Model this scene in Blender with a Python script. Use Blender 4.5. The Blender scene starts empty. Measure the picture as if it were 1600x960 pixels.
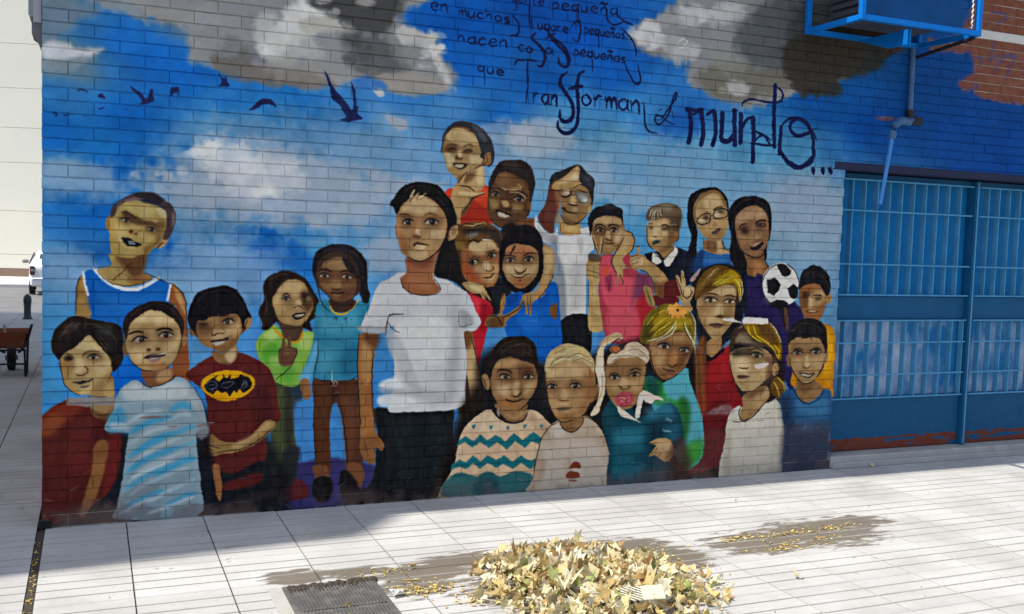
import bpy, bmesh, math, random
import numpy as np
from mathutils import Vector, Matrix

R = math.radians
random.seed(7)
scene = bpy.context.scene
C = scene.collection

# ------------------------------------------------------------------ camera
CAM = np.array([0.23784, -5.75999, 1.61765])
RIGHT = np.array([0.92097131, -0.3883345, 0.03175153])
UP = np.array([-0.00281686, 0.07485319, 0.99719059])
FWD = np.array([0.38962021, 0.91847336, -0.06784375])
FOC = 1554.36
cam_data = bpy.data.cameras.new('camera')
cam_data.sensor_width = 36.0
cam_data.lens = FOC / 1600 * 36.0
cam_data.clip_start = 0.05
cam_data.clip_end = 3000
cam = bpy.data.objects.new('camera', cam_data)
C.objects.link(cam)
cam.matrix_world = Matrix([[RIGHT[0], UP[0], -FWD[0], CAM[0]],
                           [RIGHT[1], UP[1], -FWD[1], CAM[1]],
                           [RIGHT[2], UP[2], -FWD[2], CAM[2]],
                           [0, 0, 0, 1]])
scene.camera = cam

# ------------------------------------------------------------------ sky, sun, exposure
SUN_EL = 58.0
SLOPE = 0.055                                   # how far the light leans towards the wall per metre of fall
tosun = Vector((-math.cos(R(SUN_EL)), -SLOPE * math.sin(R(SUN_EL)), math.sin(R(SUN_EL)))).normalized()
world = bpy.data.worlds.new('World')
scene.world = world
world.use_nodes = True
wn = world.node_tree.nodes
sky = wn.new('ShaderNodeTexSky')
sky.sky_type = 'NISHITA'
sky.sun_disc = False
sky.sun_elevation = math.asin(tosun.z)
sky.sun_rotation = math.atan2(tosun.x, tosun.y)
sky.air_density = 1.0
sky.dust_density = 2.0
sky.ozone_density = 1.0
wn['Background'].inputs['Strength'].default_value = 0.15
world.node_tree.links.new(sky.outputs[0], wn['Background'].inputs['Color'])
sun_data = bpy.data.lights.new('sun', 'SUN')
sun_data.energy = 3.9
sun_data.angle = R(0.6)
sun_data.color = (1.0, 0.95, 0.87)
sun = bpy.data.objects.new('sun', sun_data)
C.objects.link(sun)
sun.rotation_euler = tosun.to_track_quat('Z', 'Y').to_euler()
sun.location = (-10, -2, 20)
vs = scene.view_settings
vs.view_transform = 'Standard'
vs.look = 'None'
vs.gamma = 1.0
vs.use_curve_mapping = False
vs.exposure = 0.55

# ------------------------------------------------------------------ the mural: brush tools
# The painting is drawn stroke by stroke onto a wall-sized canvas (metres on the wall, 0 to MX across, 0 to MZ up).
MX, MZ, PPM = 8.4, 4.2, 290
TW, TH = int(MX * PPM), int(MZ * PPM)
PAINT_LIGHT = (.72, .76, .83)                              # level of the light the tracing colours were read under
canvas = np.zeros((TH, TW, 3), np.float32)
cover = np.ones((TH, TW), np.float32)           # paint coverage, 0 = bare brick
rng = np.random.default_rng(3)


def wall_xy(px, py):
    """tracing sheet -> metres on the wall (plane rectification)"""
    d = FWD[:, None] + np.outer(RIGHT, (np.asarray(px, float) - 800) / FOC) - np.outer(UP, (np.asarray(py, float) - 480) / FOC)
    t = -CAM[1] / d[1]
    return CAM[0] + t * d[0], CAM[2] + t * d[2]


def tex_xy(px, py):
    x, z = wall_xy(px, py)
    return x * PPM, z * PPM


def vnoise(shape, cell, seed, octaves=4):
    r = np.random.default_rng(seed)
    out = np.zeros(shape, np.float32)
    amp, tot = 1.0, 0.0
    for o in range(octaves):
        c = max(2.0, cell / 2 ** o)
        gh, gw = int(shape[0] / c) + 3, int(shape[1] / c) + 3
        g = r.random((gh, gw)).astype(np.float32)
        yy, xx = np.arange(shape[0]) / c, np.arange(shape[1]) / c
        y0, x0 = yy.astype(int), xx.astype(int)
        fy, fx = (yy - y0).astype(np.float32), (xx - x0).astype(np.float32)
        fy, fx = fy * fy * (3 - 2 * fy), fx * fx * (3 - 2 * fx)
        a = g[y0][:, x0] * (1 - fx) + g[y0][:, x0 + 1] * fx
        b = g[y0 + 1][:, x0] * (1 - fx) + g[y0 + 1][:, x0 + 1] * fx
        out += amp * (a * (1 - fy)[:, None] + b * fy[:, None])
        tot += amp
        amp *= 0.55
    return out / tot - 0.5


NZ = vnoise((TH, TW), 60, 11, 5)
NZ2 = vnoise((TH, TW), 14, 12, 3)
NB = .5 - 2.6 * np.abs(vnoise((TH, TW), 26, 13, 3))       # rounded billows
_v = [0.0, 0.0, 1.0]


def view(x0, y0, k):
    _v[:] = [x0, y0, k]


def col(c):
    if isinstance(c, str):
        return np.array([int(c[i:i + 2], 16) for i in (0, 2, 4)], np.float32) / 255
    return np.asarray(c, np.float32) / 255


def pts(s):
    a = np.array([float(v) for v in s.split()]).reshape(-1, 2)
    return a[:, 0] / _v[2] + _v[0], a[:, 1] / _v[2] + _v[1]


def unit(px, py):
    """canvas pixels per unit of the current tracing view at a place"""
    a = tex_xy([px, px + 4, px], [py, py, py + 4])
    j = abs((a[0][1] - a[0][0]) * (a[1][2] - a[1][0]) - (a[0][2] - a[0][0]) * (a[1][1] - a[1][0])) / 16
    return math.sqrt(j) / _v[2]


def spline(x, y, closed, n=5):
    m = len(x)
    if m < 3:
        return x, y
    P = np.stack([x, y], 1)
    idx = np.arange(m)
    segs = m if closed else m - 1
    out = []
    for i in range(segs):
        if closed:
            p0, p1, p2, p3 = P[(i - 1) % m], P[i], P[(i + 1) % m], P[(i + 2) % m]
        else:
            p0, p1, p2, p3 = P[max(i - 1, 0)], P[i], P[i + 1], P[min(i + 2, m - 1)]
        for k in range(n):
            t = k / n
            out.append(0.5 * (2 * p1 + (p2 - p0) * t + (2 * p0 - 5 * p1 + 4 * p2 - p3) * t * t + (3 * p1 - p0 - 3 * p2 + p3) * t ** 3))
    if not closed:
        out.append(P[-1])
    out = np.array(out)
    return out[:, 0], out[:, 1]


def window(tx, ty, pad):
    x0, x1 = int(max(0, tx.min() - pad)), int(min(TW, tx.max() + pad + 2))
    y0, y1 = int(max(0, ty.min() - pad)), int(min(TH, ty.max() + pad + 2))
    return x0, x1, y0, y1


def seg_dist(X, Y, ax, ay, bx, by, ra=None, rb=None):
    best = np.full(X.shape, 1e9, np.float32)
    for i in range(len(ax)):
        dx, dy = bx[i] - ax[i], by[i] - ay[i]
        L = dx * dx + dy * dy + 1e-9
        t = np.clip(((X - ax[i]) * dx + (Y - ay[i]) * dy) / L, 0, 1)
        d = np.hypot(X - ax[i] - t * dx, Y - ay[i] - t * dy)
        if ra is not None:
            d = d - (ra[i] + (rb[i] - ra[i]) * t)
        np.minimum(best, d, out=best)
    return best


def lay(c, win, al, target=None):
    x0, x1, y0, y1 = win
    al = al[..., None]
    canvas[y0:y1, x0:x1] = canvas[y0:y1, x0:x1] * (1 - al) + col(c) * al


def f(c, s, soft=3.0, a=1.0, sm=True, rough=0.0, cov=None):
    """filled shape with a soft edge; rough breaks the edge up like sprayed cloud"""
    px, py = pts(s)
    u = unit(px.mean(), py.mean())
    if sm:
        px, py = spline(px, py, True, 4)
    if a <= .86 and 8 <= soft <= 26 and not rough and cov is None:
        soft *= 1.7                              # shading is sprayed on: wide soft edges
        a = min(1, a * 1.12)
    tx, ty = tex_xy(px, py)
    so = max(soft * u, 0.9)
    ro = rough * u
    win = window(tx, ty, so + ro + 2)
    x0, x1, y0, y1 = win
    if x1 <= x0 or y1 <= y0:
        return
    X, Y = np.meshgrid(np.arange(x0, x1, dtype=np.float32) + .5, np.arange(y0, y1, dtype=np.float32) + .5)
    bx, by = np.roll(tx, -1), np.roll(ty, -1)
    ins = np.zeros(X.shape, bool)
    ys = Y[:, 0]
    xs = X[0]
    for i in range(len(tx)):                     # even-odd fill, row by row
        lo, hi = (ty[i], by[i]) if ty[i] < by[i] else (by[i], ty[i])
        r0, r1 = np.searchsorted(ys, lo), np.searchsorted(ys, hi)
        if r1 > r0:
            xc = tx[i] + (ys[r0:r1] - ty[i]) / (by[i] - ty[i]) * (bx[i] - tx[i])
            ins[r0:r1] ^= xs[None] < xc[:, None]
    d = seg_dist(X, Y, tx, ty, bx, by)
    sd = np.where(ins, d, -d)
    if ro:
        sd = sd + (NZ[y0:y1, x0:x1] * 1.7 + NB[y0:y1, x0:x1] * 1.5 + NZ2[y0:y1, x0:x1] * .5) * ro
    al = np.clip(.5 + sd / (2 * so), 0, 1)
    al = al * al * (3 - 2 * al) * a
    if cov is not None:
        cover[y0:y1, x0:x1] = cover[y0:y1, x0:x1] * (1 - al) + cov * al
    else:
        lay(c, win, al)


def st(c, w, s, a=1.0, soft=1.2, taper=True, sm=True, cov=None):
    """brush stroke along a line, thinner at both ends"""
    px, py = pts(s)
    u = unit(px.mean(), py.mean())
    if sm:
        px, py = spline(px, py, False, 4)
    tx, ty = tex_xy(px, py)
    n = len(tx)
    t = np.linspace(0, 1, n)
    r = w * u / 2 * (np.clip(1.25 * np.sin(np.pi * (0.08 + 0.84 * t)) + .15, .25, 1) if taper else np.ones(n))
    so = max(soft * u, 0.55)
    win = window(tx, ty, w * u / 2 + so + 2)
    x0, x1, y0, y1 = win
    if x1 <= x0 or y1 <= y0:
        return
    X, Y = np.meshgrid(np.arange(x0, x1, dtype=np.float32) + .5, np.arange(y0, y1, dtype=np.float32) + .5)
    sd = -seg_dist(X, Y, tx[:-1], ty[:-1], tx[1:], ty[1:], r[:-1], r[1:])
    al = np.clip(.5 + sd / (2 * so), 0, 1) * a
    if cov is not None:
        cover[y0:y1, x0:x1] = cover[y0:y1, x0:x1] * (1 - al) + cov * al
    lay(c, win, al)


def b(c, cx, cy, rx, ry, a=.7, ang=0.0, hard=0.0):
    """soft round dab"""
    n = 16
    th = np.linspace(0, 2 * np.pi, n, endpoint=False)
    ca, sa = math.cos(R(ang)), math.sin(R(ang))
    ex, ey = rx * np.cos(th), ry * np.sin(th)
    s = ' '.join('%.2f %.2f' % (cx + ca * x - sa * y, cy + sa * x + ca * y) for x, y in zip(ex, ey))
    f(c, s, soft=min(rx, ry) * (1 - hard) * .8 + .6, a=a)


DK, BL = '2a211d', '1c1a1e'


def eye(cx, cy, w, h, ang=0.0, look=0.0, white='a4937a', iris='2b1f1a', lid=BL, brow=None):
    ca, sa = math.cos(R(ang)), math.sin(R(ang))

    def q(l):
        return ' '.join('%.2f %.2f' % (cx + ca * x * w - sa * y * h, cy + sa * x * w + ca * y * h) for x, y in l)
    b('5f412d', cx, cy - h * .15, w * .8, h * 1.25, .55, ang)
    f(white, q([(-.5, .1), (-.2, -.42), (.2, -.42), (.5, .05), (.2, .42), (-.2, .42)]), soft=h * .08)
    ix, iy = cx + ca * look * w, cy + sa * look * w
    b(iris, ix, iy, h * .46, h * .50, 1, 0, .6)
    st(lid, h * .26, q([(-.55, .12), (-.22, -.46), (.2, -.46), (.56, .05)]), soft=h * .08)
    st('5a3c2a', h * .12, q([(-.4, .3), (0, .52), (.4, .28)]), .7, soft=h * .08)
    b('d8cdb8', ix - h * .12, iy - h * .14, h * .09, h * .09, .8, 0, .5)
    if brow:
        st(brow, h * .34, q([(-.7, -.75), (-.3, -1.25), (.25, -1.25), (.75, -.8)]), .9, soft=h * .12)


def strands(c, w, lines, a=.9, jit=0):
    for l in lines:
        st(c, w, l, a, soft=w * .3)

# ------------------------------------------------------------------ the mural: sky, clouds, birds
SKYPTS = '''90 20 6a88a0|150 40 2e72b8|200 60 1a69c2|90 95 6e8498|250 100 1464c2|300 20 7c8086|100 150 2f76bd|200 190 0e5fb8|350 160 2678c8|300 130 1464c0
90 210 1264bc|150 230 1a74c8|350 200 5490c8|100 260 5590c6|200 250 0b5fb9|240 280 2c72bc|100 320 1a69b8|150 330 0f5fb4|300 310 8aa0b4|360 330 6a98c2|320 370 3f80bc|280 400 0f60ba|90 355 2c70b8|140 400 145fb2|90 400 4a84bc|130 425 72a2ce|350 405 6a9ace|300 440 7ca6ce|380 430 2a70c0
560 240 6a9acc|620 290 76a0d0|650 260 6094c8|450 350 3f84c2|560 350 6098ce|500 380 4f8cc2|420 370 0f61bc|470 400 1564bc|600 405 93a8c4|410 400 1560c0|600 450 5e98d4|450 210 3f84c4|550 180 3d7ec8|600 200 729cc8|650 150 3d7ec8|450 140 2074c8|720 100 1262c4|720 40 0a57bc|700 170 4a84c2|780 180 1966bd
830 20 0a4aa6|900 50 0a4fb2|960 110 0f58b6|850 130 0f58b2|900 180 4a88c2|1000 170 3a7ec0|1060 190 1a5cb4|830 225 8c9cb0|950 230 6298c0|1000 260 4f92c0|1100 240 5892bc|1200 260 4a8cb8|1250 240 4884b6|1290 180 0a4e9c|1280 160 0a52a6|1350 200 06459a|1450 150 0a4288|1500 200 0a4090|1560 230 063c8c|1300 230 2a68a8|1600 150 0a3c84
1000 300 4a92c4|900 260 84a6c4|1050 290 5898c0|1250 300 8498b0|1290 340 8c9cb2|1280 385 6e98b6|1230 340 879cb2|1300 430 5c86b0|590 600 3c7ec0|470 650 4480c4|710 650 3a78b8|75 520 4a90ca|80 600 4690cc|200 600 0a5fc0|310 540 5a8cc0|75 640 3f86c4|560 560 3f80c0'''
gy, gx = np.mgrid[0:TH:8, 0:TW:8].astype(np.float32)
acc = np.zeros(gy.shape + (3,), np.float32)
wsum = np.zeros(gy.shape, np.float32)
warpx = NZ[::8, ::8] * 55
warpy = vnoise((TH, TW), 70, 21, 4)[::8, ::8] * 40
for item in SKYPTS.replace('\n', '|').split('|'):
    sx, sy, hx = item.split()
    tx, ty = tex_xy([float(sx)], [float(sy)])
    wgt = 1.0 / (((gx - tx[0] + warpx) * .8) ** 2 + ((gy - ty[0] + warpy) * 1.25) ** 2 + 120) ** 1.7
    acc += wgt[..., None] * col(hx)
    wsum += wgt
acc /= wsum[..., None]
acc *= np.array([.95, 1.03, 1.0], np.float32)


def upsample(g):
    yy, xx = (np.arange(TH) / 8).astype(np.float32), (np.arange(TW) / 8).astype(np.float32)
    y0, x0 = np.minimum(yy.astype(int), g.shape[0] - 2), np.minimum(xx.astype(int), g.shape[1] - 2)
    fy, fx = (yy - y0)[:, None, None], (xx - x0)[None, :, None]
    return (g[y0][:, x0] * (1 - fx) + g[y0][:, x0 + 1] * fx) * (1 - fy) + (g[y0 + 1][:, x0] * (1 - fx) + g[y0 + 1][:, x0 + 1] * fx) * fy


canvas[:] = upsample(acc)
canvas *= (1 + NZ * .16 + NZ2 * .05)[..., None]

# soft pale clouds low in the sky
view(0, 0, 1)
f('7f9fbe', '300 210 420 190 560 200 700 230 900 240 1080 260 1060 330 960 320 860 270 700 300 640 400 560 380 480 340 380 350 300 380 230 320 250 260', 40, .55, rough=30)
f('8fa9c4', '230 285 330 235 470 245 600 290 620 330 500 350 380 340 300 330', 26, .6, rough=22)
f('7d9cba', '70 255 170 262 190 300 120 310 70 300', 18, .5, rough=14)
f('86a6c6', '75 400 200 420 330 380 440 400 420 470 300 480 90 460', 26, .5, rough=20)
f('8aa2ba', '1020 250 1180 280 1310 280 1315 440 1220 420 1180 330 1060 310', 26, .5, rough=20)
f('6f9cc0', '820 235 960 215 1080 230 1260 270 1100 300 900 290', 24, .45, rough=18)
f('a9b4c2', '230 275 300 262 330 240 400 228 480 250 560 275 600 320 520 350 430 345 370 335 300 320 250 300', 22, .75, rough=16)
f('cdd2d8', '305 250 318 225 345 222 380 235 420 250 470 275 440 300 380 310 340 290', 14, .75, rough=14)
f('e4e6e6', '308 240 320 224 340 228 332 240', 4, .85, rough=4)
f('e0e2e2', '395 300 402 285 425 290 430 305', 5, .8, rough=5)
f('dfe2e4', '360 262 390 255 420 270 400 282 370 280', 8, .6, rough=8)
f('b4b4bc', '560 262 590 268 640 285 690 290 640 310 600 300', 8, .55, rough=8)
f('a4b0c4', '570 385 600 370 640 400 635 425 590 420', 10, .55, rough=8)
f('b9bdc6', '800 205 850 190 900 215 880 235 820 240', 10, .6, rough=8)
f('b6bac4', '745 195 790 190 830 210 800 225 760 215', 8, .5, rough=6)
f('a0b4c8', '880 262 940 250 960 285 1010 300 1040 320 980 330 920 300', 10, .5, rough=9)
f('96a8be', '1200 285 1260 280 1300 300 1310 400 1240 385 1210 330', 16, .5, rough=12)
f('b3c3d4', '70 262 110 250 150 262 180 285 130 300 80 290', 14, .4, rough=10)
f('7fa8d0', '75 410 120 395 160 412 170 440 100 450', 12, .6, rough=9)
f('86acd2', '280 395 360 385 420 420 400 460 310 470', 16, .5, rough=10)
f('c6c4c6', '578 130 586 128 598 142 600 150 590 150', 2, .9, rough=2)
f('b4b2bc', '602 184 620 182 640 198 625 203', 4, .7, rough=3)
# small cloud at the left edge
f('8a98a2', '60 60 90 62 130 75 160 78 140 95 110 108 70 105', 8, .8, rough=5)
f('d2d6da', '68 68 100 66 120 76 158 78 135 88 95 92 70 88', 5, .85, rough=4)
f('74889a', '60 -10 130 5 150 18 120 32 105 50 62 55', 10, .8, rough=6)
# the big grey cloud at the top
f('94969a', '110 -20 200 0 240 25 290 40 300 75 310 98 345 105 400 122 470 135 560 130 640 142 700 138 712 120 690 85 678 55 640 45 625 20 640 -20', 9, 1, rough=7)
f('9a9a98', '120 -20 240 10 300 15 360 -5 300 30 250 30 160 10', 7, .8, rough=6)
f('74767a', '360 60 400 75 470 30 440 70 400 105 340 90', 9, .75, rough=7)
f('6d665f', '330 90 390 100 470 115 520 132 440 135 360 120', 6, .7, rough=5)
f('dcdcda', '440 30 468 0 490 8 530 22 540 40 500 48 462 66 425 92 405 80 425 50', 8, .95, rough=6)
f('b9b7ae', '470 30 500 25 545 35 565 50 520 52 480 50', 7, .8, rough=6)
f('c9cac8', '400 30 420 22 430 28 420 60 405 70', 7, .8, rough=6)
f('b5b5b2', '440 70 480 60 500 80 460 95 420 100', 10, .7, rough=9)
f('48484a', '485 5 540 -10 620 -10 620 30 600 50 570 52 530 30', 9, .95, rough=8)
f('5c5d60', '530 55 600 60 640 100 610 118 560 112 545 80', 12, .9, rough=9)
f('a5a4a0', '555 4 570 -4 585 4 575 10', 4, .8, rough=3)
f('8b8b8b', '610 45 640 60 660 90 640 105 615 80', 8, .7, rough=6)
f('c4c4c2', '620 48 640 45 675 55 682 72 698 112 708 138 690 120 678 90 660 72 640 68', 5, .9, rough=5)
f('d9d9d8', '672 72 695 70 690 80 680 90 690 110 680 100', 3, .85, rough=3)
f('a09a94', '590 120 650 115 690 130 680 145 640 148 610 140', 5, .8, rough=5)
f('2a6fc4', '550 126 570 120 600 132 598 140 570 138', 4, .75, rough=3)
f('97928c', '420 95 520 110 500 128 430 120', 8, .5, rough=8)
# the grey cloud behind the last words
f('8b8d90', '985 60 1000 40 1040 20 1070 -10 1130 -15 1320 -10 1345 60 1330 110 1290 135 1250 142 1180 165 1120 150 1080 125 1070 95 1040 95 1000 75', 6, 1, rough=6)
f('565b60', '1190 10 1230 -10 1340 -10 1345 80 1300 120 1250 120 1190 110 1150 80 1160 40', 12, .95, rough=9)
f('3a3c3e', '1240 20 1300 20 1340 50 1330 95 1270 100 1230 70', 14, .8, rough=10)
f('6c695e', '1090 115 1140 100 1190 110 1240 118 1220 140 1160 158 1110 145', 7, .85, rough=6)
f('c9cacb', '990 55 1010 38 1030 45 1045 60 1030 75 1005 72', 5, .95, rough=5)
f('bdbfc1', '1055 20 1075 10 1110 15 1150 8 1165 22 1140 30 1100 35 1070 40', 8, .85, rough=8)
f('aeb0b2', '1030 60 1060 55 1090 75 1070 98 1048 95', 6, .8, rough=6)
f('8e8f8c', '1110 90 1150 80 1170 100 1140 115', 7, .6, rough=6)
f('c2c3c3', '1140 140 1155 130 1168 142 1155 150', 4, .8, rough=4)
f('a4a5a6', '1040 20 1060 30 1040 40 1020 40', 6, .6, rough=6)
f('4a3f33', '1240 132 1290 140 1300 150 1260 150', 5, .6, rough=5)
st('e0e0de', 2.5, '1060 66 1068 61 1074 66 1068 73 1062 75 1078 74', .8)

# small bright billows along the cloud tops
for cx, cy, n_, sx, sy, cc in ((478, 18, 10, 22, 12, 'e2e2e0'), (440, 62, 9, 16, 14, 'c8c8c6'), (680, 82, 9, 14, 22, 'd6d6d4'), (640, 60, 8, 22, 8, 'b4b4b2'), (1012, 56, 10, 16, 12, 'd2d3d4'), (1100, 22, 12, 40, 8, 'c4c5c7'), (1070, 82, 9, 18, 10, 'b8babc'), (1150, 138, 8, 22, 8, 'a9a9a6'), (330, 236, 12, 26, 12, 'dfe2e4'), (400, 262, 14, 50, 12, 'cfd4d8'), (430, 292, 10, 50, 10, 'c2c9d2'), (260, 270, 8, 26, 6, 'b9c4d0'), (300, 40, 8, 40, 12, '9a9c9e'), (560, 75, 9, 30, 18, '4e5052'), (1230, 60, 12, 40, 26, '4a4e52'), (390, 90, 8, 30, 10, '6a6866')):
    for _ in range(n_):
        x_, y_ = cx + rng.normal(0, sx * .6), cy + rng.normal(0, sy * .6)
        r_ = rng.uniform(3, 8)
        f(cc, ' '.join('%.1f %.1f' % (x_ + r_ * 1.5 * math.cos(t_), y_ + r_ * .8 * math.sin(t_)) for t_ in np.linspace(0, 6.283, 8, endpoint=False)), r_ * .55, .45, rough=r_ * .8)

# birds
BIRD = '1e2a5c'
view(0, 0, 4)
f(BIRD, '818 540 850 560 890 590 915 620 945 560 958 565 955 600 965 632 930 648 890 655 868 652 890 635 870 600 840 575', 4)
f(BIRD, '1358 442 1375 465 1395 490 1415 478 1418 505 1430 535 1395 542 1360 540 1380 515 1372 480', 4)
f(BIRD, '1060 605 1070 555 1100 545 1118 550 1116 605 1108 580 1085 585', 3)
st(BIRD, 9, '485 570 505 560 530 565 548 580')
f(BIRD, '610 605 620 590 640 588 658 620 640 615 625 612', 3)
st(BIRD, 9, '612 680 630 682 652 670'); st(BIRD, 7, '780 682 800 685'); st(BIRD, 8, '335 720 348 708 360 720 345 735'); st(BIRD, 8, '400 718 420 725 440 710'); st(BIRD, 6, '515 722 540 732'); st(BIRD, 6, '670 735 690 728')
view(400, 0, 4)
f(BIRD, '-50 690 -10 660 10 640 40 622 90 620 115 640 128 672 105 660 80 650 40 660 0 682', 4)
f(BIRD, '432 450 448 470 470 520 500 570 540 610 570 650 600 690 610 640 605 570 598 510 620 560 628 620 625 665 640 665 635 710 668 740 640 750 580 760 520 750 560 735 540 690 500 640 475 620 460 560', 4)

# lettering
INK = '131d4c'
GL = {
    'a': [[(.75, .85), (.45, 1), (.1, .7), (.1, .25), (.4, 0), (.7, .3), (.78, .95), (.78, .2), (.95, 0)]],
    'c': [[(.75, .85), (.45, 1), (.1, .65), (.12, .2), (.45, 0), (.8, .2)]],
    'e': [[(.1, .5), (.7, .6), (.65, .95), (.35, 1), (.08, .6), (.15, .15), (.5, 0), (.85, .2)]],
    'g': [[(.72, .9), (.4, 1), (.1, .65), (.2, .1), (.55, .1), (.74, .5), (.76, .95), (.74, -.6), (.5, -1.5), (.1, -1.3)]],
    'q': [[(.72, .9), (.4, 1), (.1, .65), (.2, .1), (.55, .1), (.74, .5), (.76, .95), (.76, -2.4)]],
    'h': [[(.08, 2.1), (.12, 0)], [(.12, .5), (.38, 1), (.62, .8), (.7, 0)]],
    'l': [[(.15, 1.9), (.15, .2), (.4, 0)]],
    'm': [[(.02, 1), (.1, 0)], [(.1, .5), (.28, 1), (.42, .8), (.46, 0)], [(.46, .5), (.66, 1), (.82, .8), (.9, 0)]],
    'n': [[(.05, 1), (.1, 0)], [(.1, .5), (.4, 1), (.62, .8), (.72, -.15)]],
    'o': [[(.4, 1), (.1, .7), (.12, .2), (.4, 0), (.7, .25), (.72, .7), (.4, 1), (.6, .85)]],
    'p': [[(.1, 1), (.12, -1.6)], [(.1, .6), (.35, 1), (.72, .7), (.6, .15), (.15, .1)]],
    'r': [[(.05, 1), (.12, 0)], [(.12, .5), (.35, .95), (.65, .95)]],
    's': [[(.7, .95), (.35, 1), (.18, .72), (.6, .4), (.55, .03), (.1, .05)]],
    't': [[(.3, 1.7), (.3, .15), (.65, 0)], [(0, 1.05), (.65, 1.05)]],
    'u': [[(.08, 1), (.12, .2), (.4, 0), (.66, .3), (.7, 1)], [(.7, 1), (.78, 0)]]}
GL['ñ'] = GL['n'] + [[(.05, 1.5), (.3, 1.75), (.5, 1.5), (.8, 1.75)]]


def text(t, x0, y0, x1, y1, xh, w, c=INK):
    """brush lettering between two points of a baseline"""
    n = len(t)
    for k, ch in enumerate(t):
        bx, by = x0 + (x1 - x0) * k / n, y0 + (y1 - y0) * k / n
        adv = (x1 - x0) / n
        for line in GL[ch]:
            st(c, w * (.85 + .3 * ((k * 7) % 3) / 2), ' '.join('%.2f %.2f' % (bx + gx_ * adv, by + gx_ * (y1 - y0) / n - gy_ * xh) for gx_, gy_ in line), soft=.35)


view(0, 0, 1)
text('en', 673, 15, 703, 20, 12, 2.6)
text('muchos', 716, 24, 801, 37, 9, 2.6)
text('hacen', 714, 66, 797, 75, 11, 2.6)
text('que', 745, 111, 790, 119, 8, 2.4)
text('gente', 800, 3, 852, 9, 9, 2.2)
text('pequeña', 862, 14, 968, 24, 10, 2.6)
text('lugare', 830, 44, 890, 53, 9, 2.6)
text('pequeños', 913, 52, 978, 62, 8, 2.4)
text('co', 809, 78, 835, 84, 9, 2.6)
text('a', 851, 84, 866, 87, 9, 2.6)
text('pequeñas', 897, 86, 980, 100, 9, 2.6)
text('ran', 832, 160, 874, 166, 15, 3.6)
text('orman', 908, 164, 1004, 176, 17, 3.8)
view(800, 0, 4)
for l in ['10 405 30 380 90 375 160 385', '100 370 97 440 98 540 88 640', '360 190 385 150 420 130 432 170 425 230 405 262 380 240', '680 180 740 240 775 310 770 350', '700 380 715 430 750 500 785 525 800 490 785 400', '590 80 600 130 640 160 700 140', '110 10 112 100 115 170', '400 40 402 190', '650 90 700 135 760 160', '0 90 40 140 45 180 30 220 -10 220', '1000 695 1010 740', '890 740 920 750 950 720 1000 650 1030 600 1025 580 1005 620 985 700 960 740 920 780 890 750 900 720 940 730 970 760 1015 780', '915 690 935 680', '820 640 825 700 835 780 860 820 905 832']:
    st(INK, 11, l)
for l in ['150 210 125 240 160 280 200 330 205 380 185 415 160 410', '215 190 250 230 330 300 360 370 340 420 300 400 290 360', '270 210 240 230 280 280 340 340 350 400']:
    st(INK, 18, l)
for l in ['345 455 310 480 300 530 330 580 370 640 385 700 370 750 330 765 300 740 300 690', '450 450 420 470 405 530 410 620 415 700 405 780 370 830 320 835 285 800 285 760', '355 560 400 545 440 540']:
    st(INK, 24, l)
st(INK, 12, '1440 665 1445 640 1480 622 1530 625 1600 640 1690 640', soft=1.5)
for l in ['1095 685 1110 700 1118 760 1115 830 1105 890', '1180 690 1190 740 1195 830 1182 905', '1262 700 1272 760 1270 840 1255 905', '1315 710 1312 800 1310 870 1350 885 1385 850', '1390 690 1392 780 1395 905', '1430 715 1432 800 1428 890', '1505 735 1510 820 1508 900 1505 1010']:
    st(INK, 30, l, taper=False)
for l in ['1085 690 1110 680 1140 690 1185 690', '1130 720 1170 690 1200 685', '1215 725 1250 700 1275 700', '1440 800 1460 760 1490 735 1520 750', '1300 715 1325 705', '1380 695 1410 690']:
    st(INK, 20, l)
view(1200, 0, 4)
for l in ['45 535 40 640 35 760 40 920', '80 800 75 880 70 960']:
    st(INK, 26, l, taper=False)
for l in ['50 545 85 570 92 610 60 640 -20 635', '-110 800 -60 830 -20 850 10 900 30 915', '-100 920 -60 860 -20 850 20 880', '-110 900 0 910 40 905']:
    st(INK, 13, l)
for l in ['75 840 90 780 130 745 190 740 240 770 265 820 230 840 180 850 145 820 140 780 160 755 200 745 250 790 275 840 285 920 280 1000 250 1030 200 1050 150 1020 110 1000 80 960']:
    st(INK, 22, l)
for l in ['270 810 310 805', '265 800 285 830 305 880']:
    st(INK, 10, l)
view(1200, 240, 4)
st(INK, 26, '280 -60 290 0 270 40 230 75 180 88 130 60 90 10 70 -40')
for x in (285, 345, 392):
    f(INK, f'{x-15} 100 {x} 85 {x+12} 105 {x+4} 135 {x-8} 125', 3); st(INK, 6, f'{x-15} 90 {x+10} 80')

# blank brick shows at the upper right, under the cage and along the foot of the wall
view(1200, 0, 4)
f('33302a', '150 250 400 170 800 160 850 260 760 340 700 420 560 470 440 500 460 590 330 600 230 600 180 540 120 480 100 350', 26, .9, rough=22)
f('5a3a2a', '640 200 820 180 880 260 820 330 700 300', 22, .5, rough=16)
f('0a4690', '900 330 1100 300 1300 400 1250 520 1300 600 1600 660 1600 960 900 960', 20, .55, rough=14)
f('', '1010 260 1200 230 1380 -80 2000 -80 2000 700 1620 640 1320 600 1330 520 1230 560 1200 520 1290 430 1270 340 1190 320 1060 310', 16, 1, rough=20, cov=0.0)
f('', '1300 560 1400 540 1540 600 1500 640 1330 600', 8, .8, rough=8, cov=0.0)
for l in ['1420 190 1410 290 1380 400', '1390 380 1440 350 1420 450', '1480 345 1540 370 1480 500', '1400 80 1470 85 1490 110 1430 150', '1300 360 1350 370 1320 420', '1580 250 1575 300', '1440 400 1500 350 1560 360']:
    st('0f4c9c', 12, l, .6, 3, cov=.9)
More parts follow.
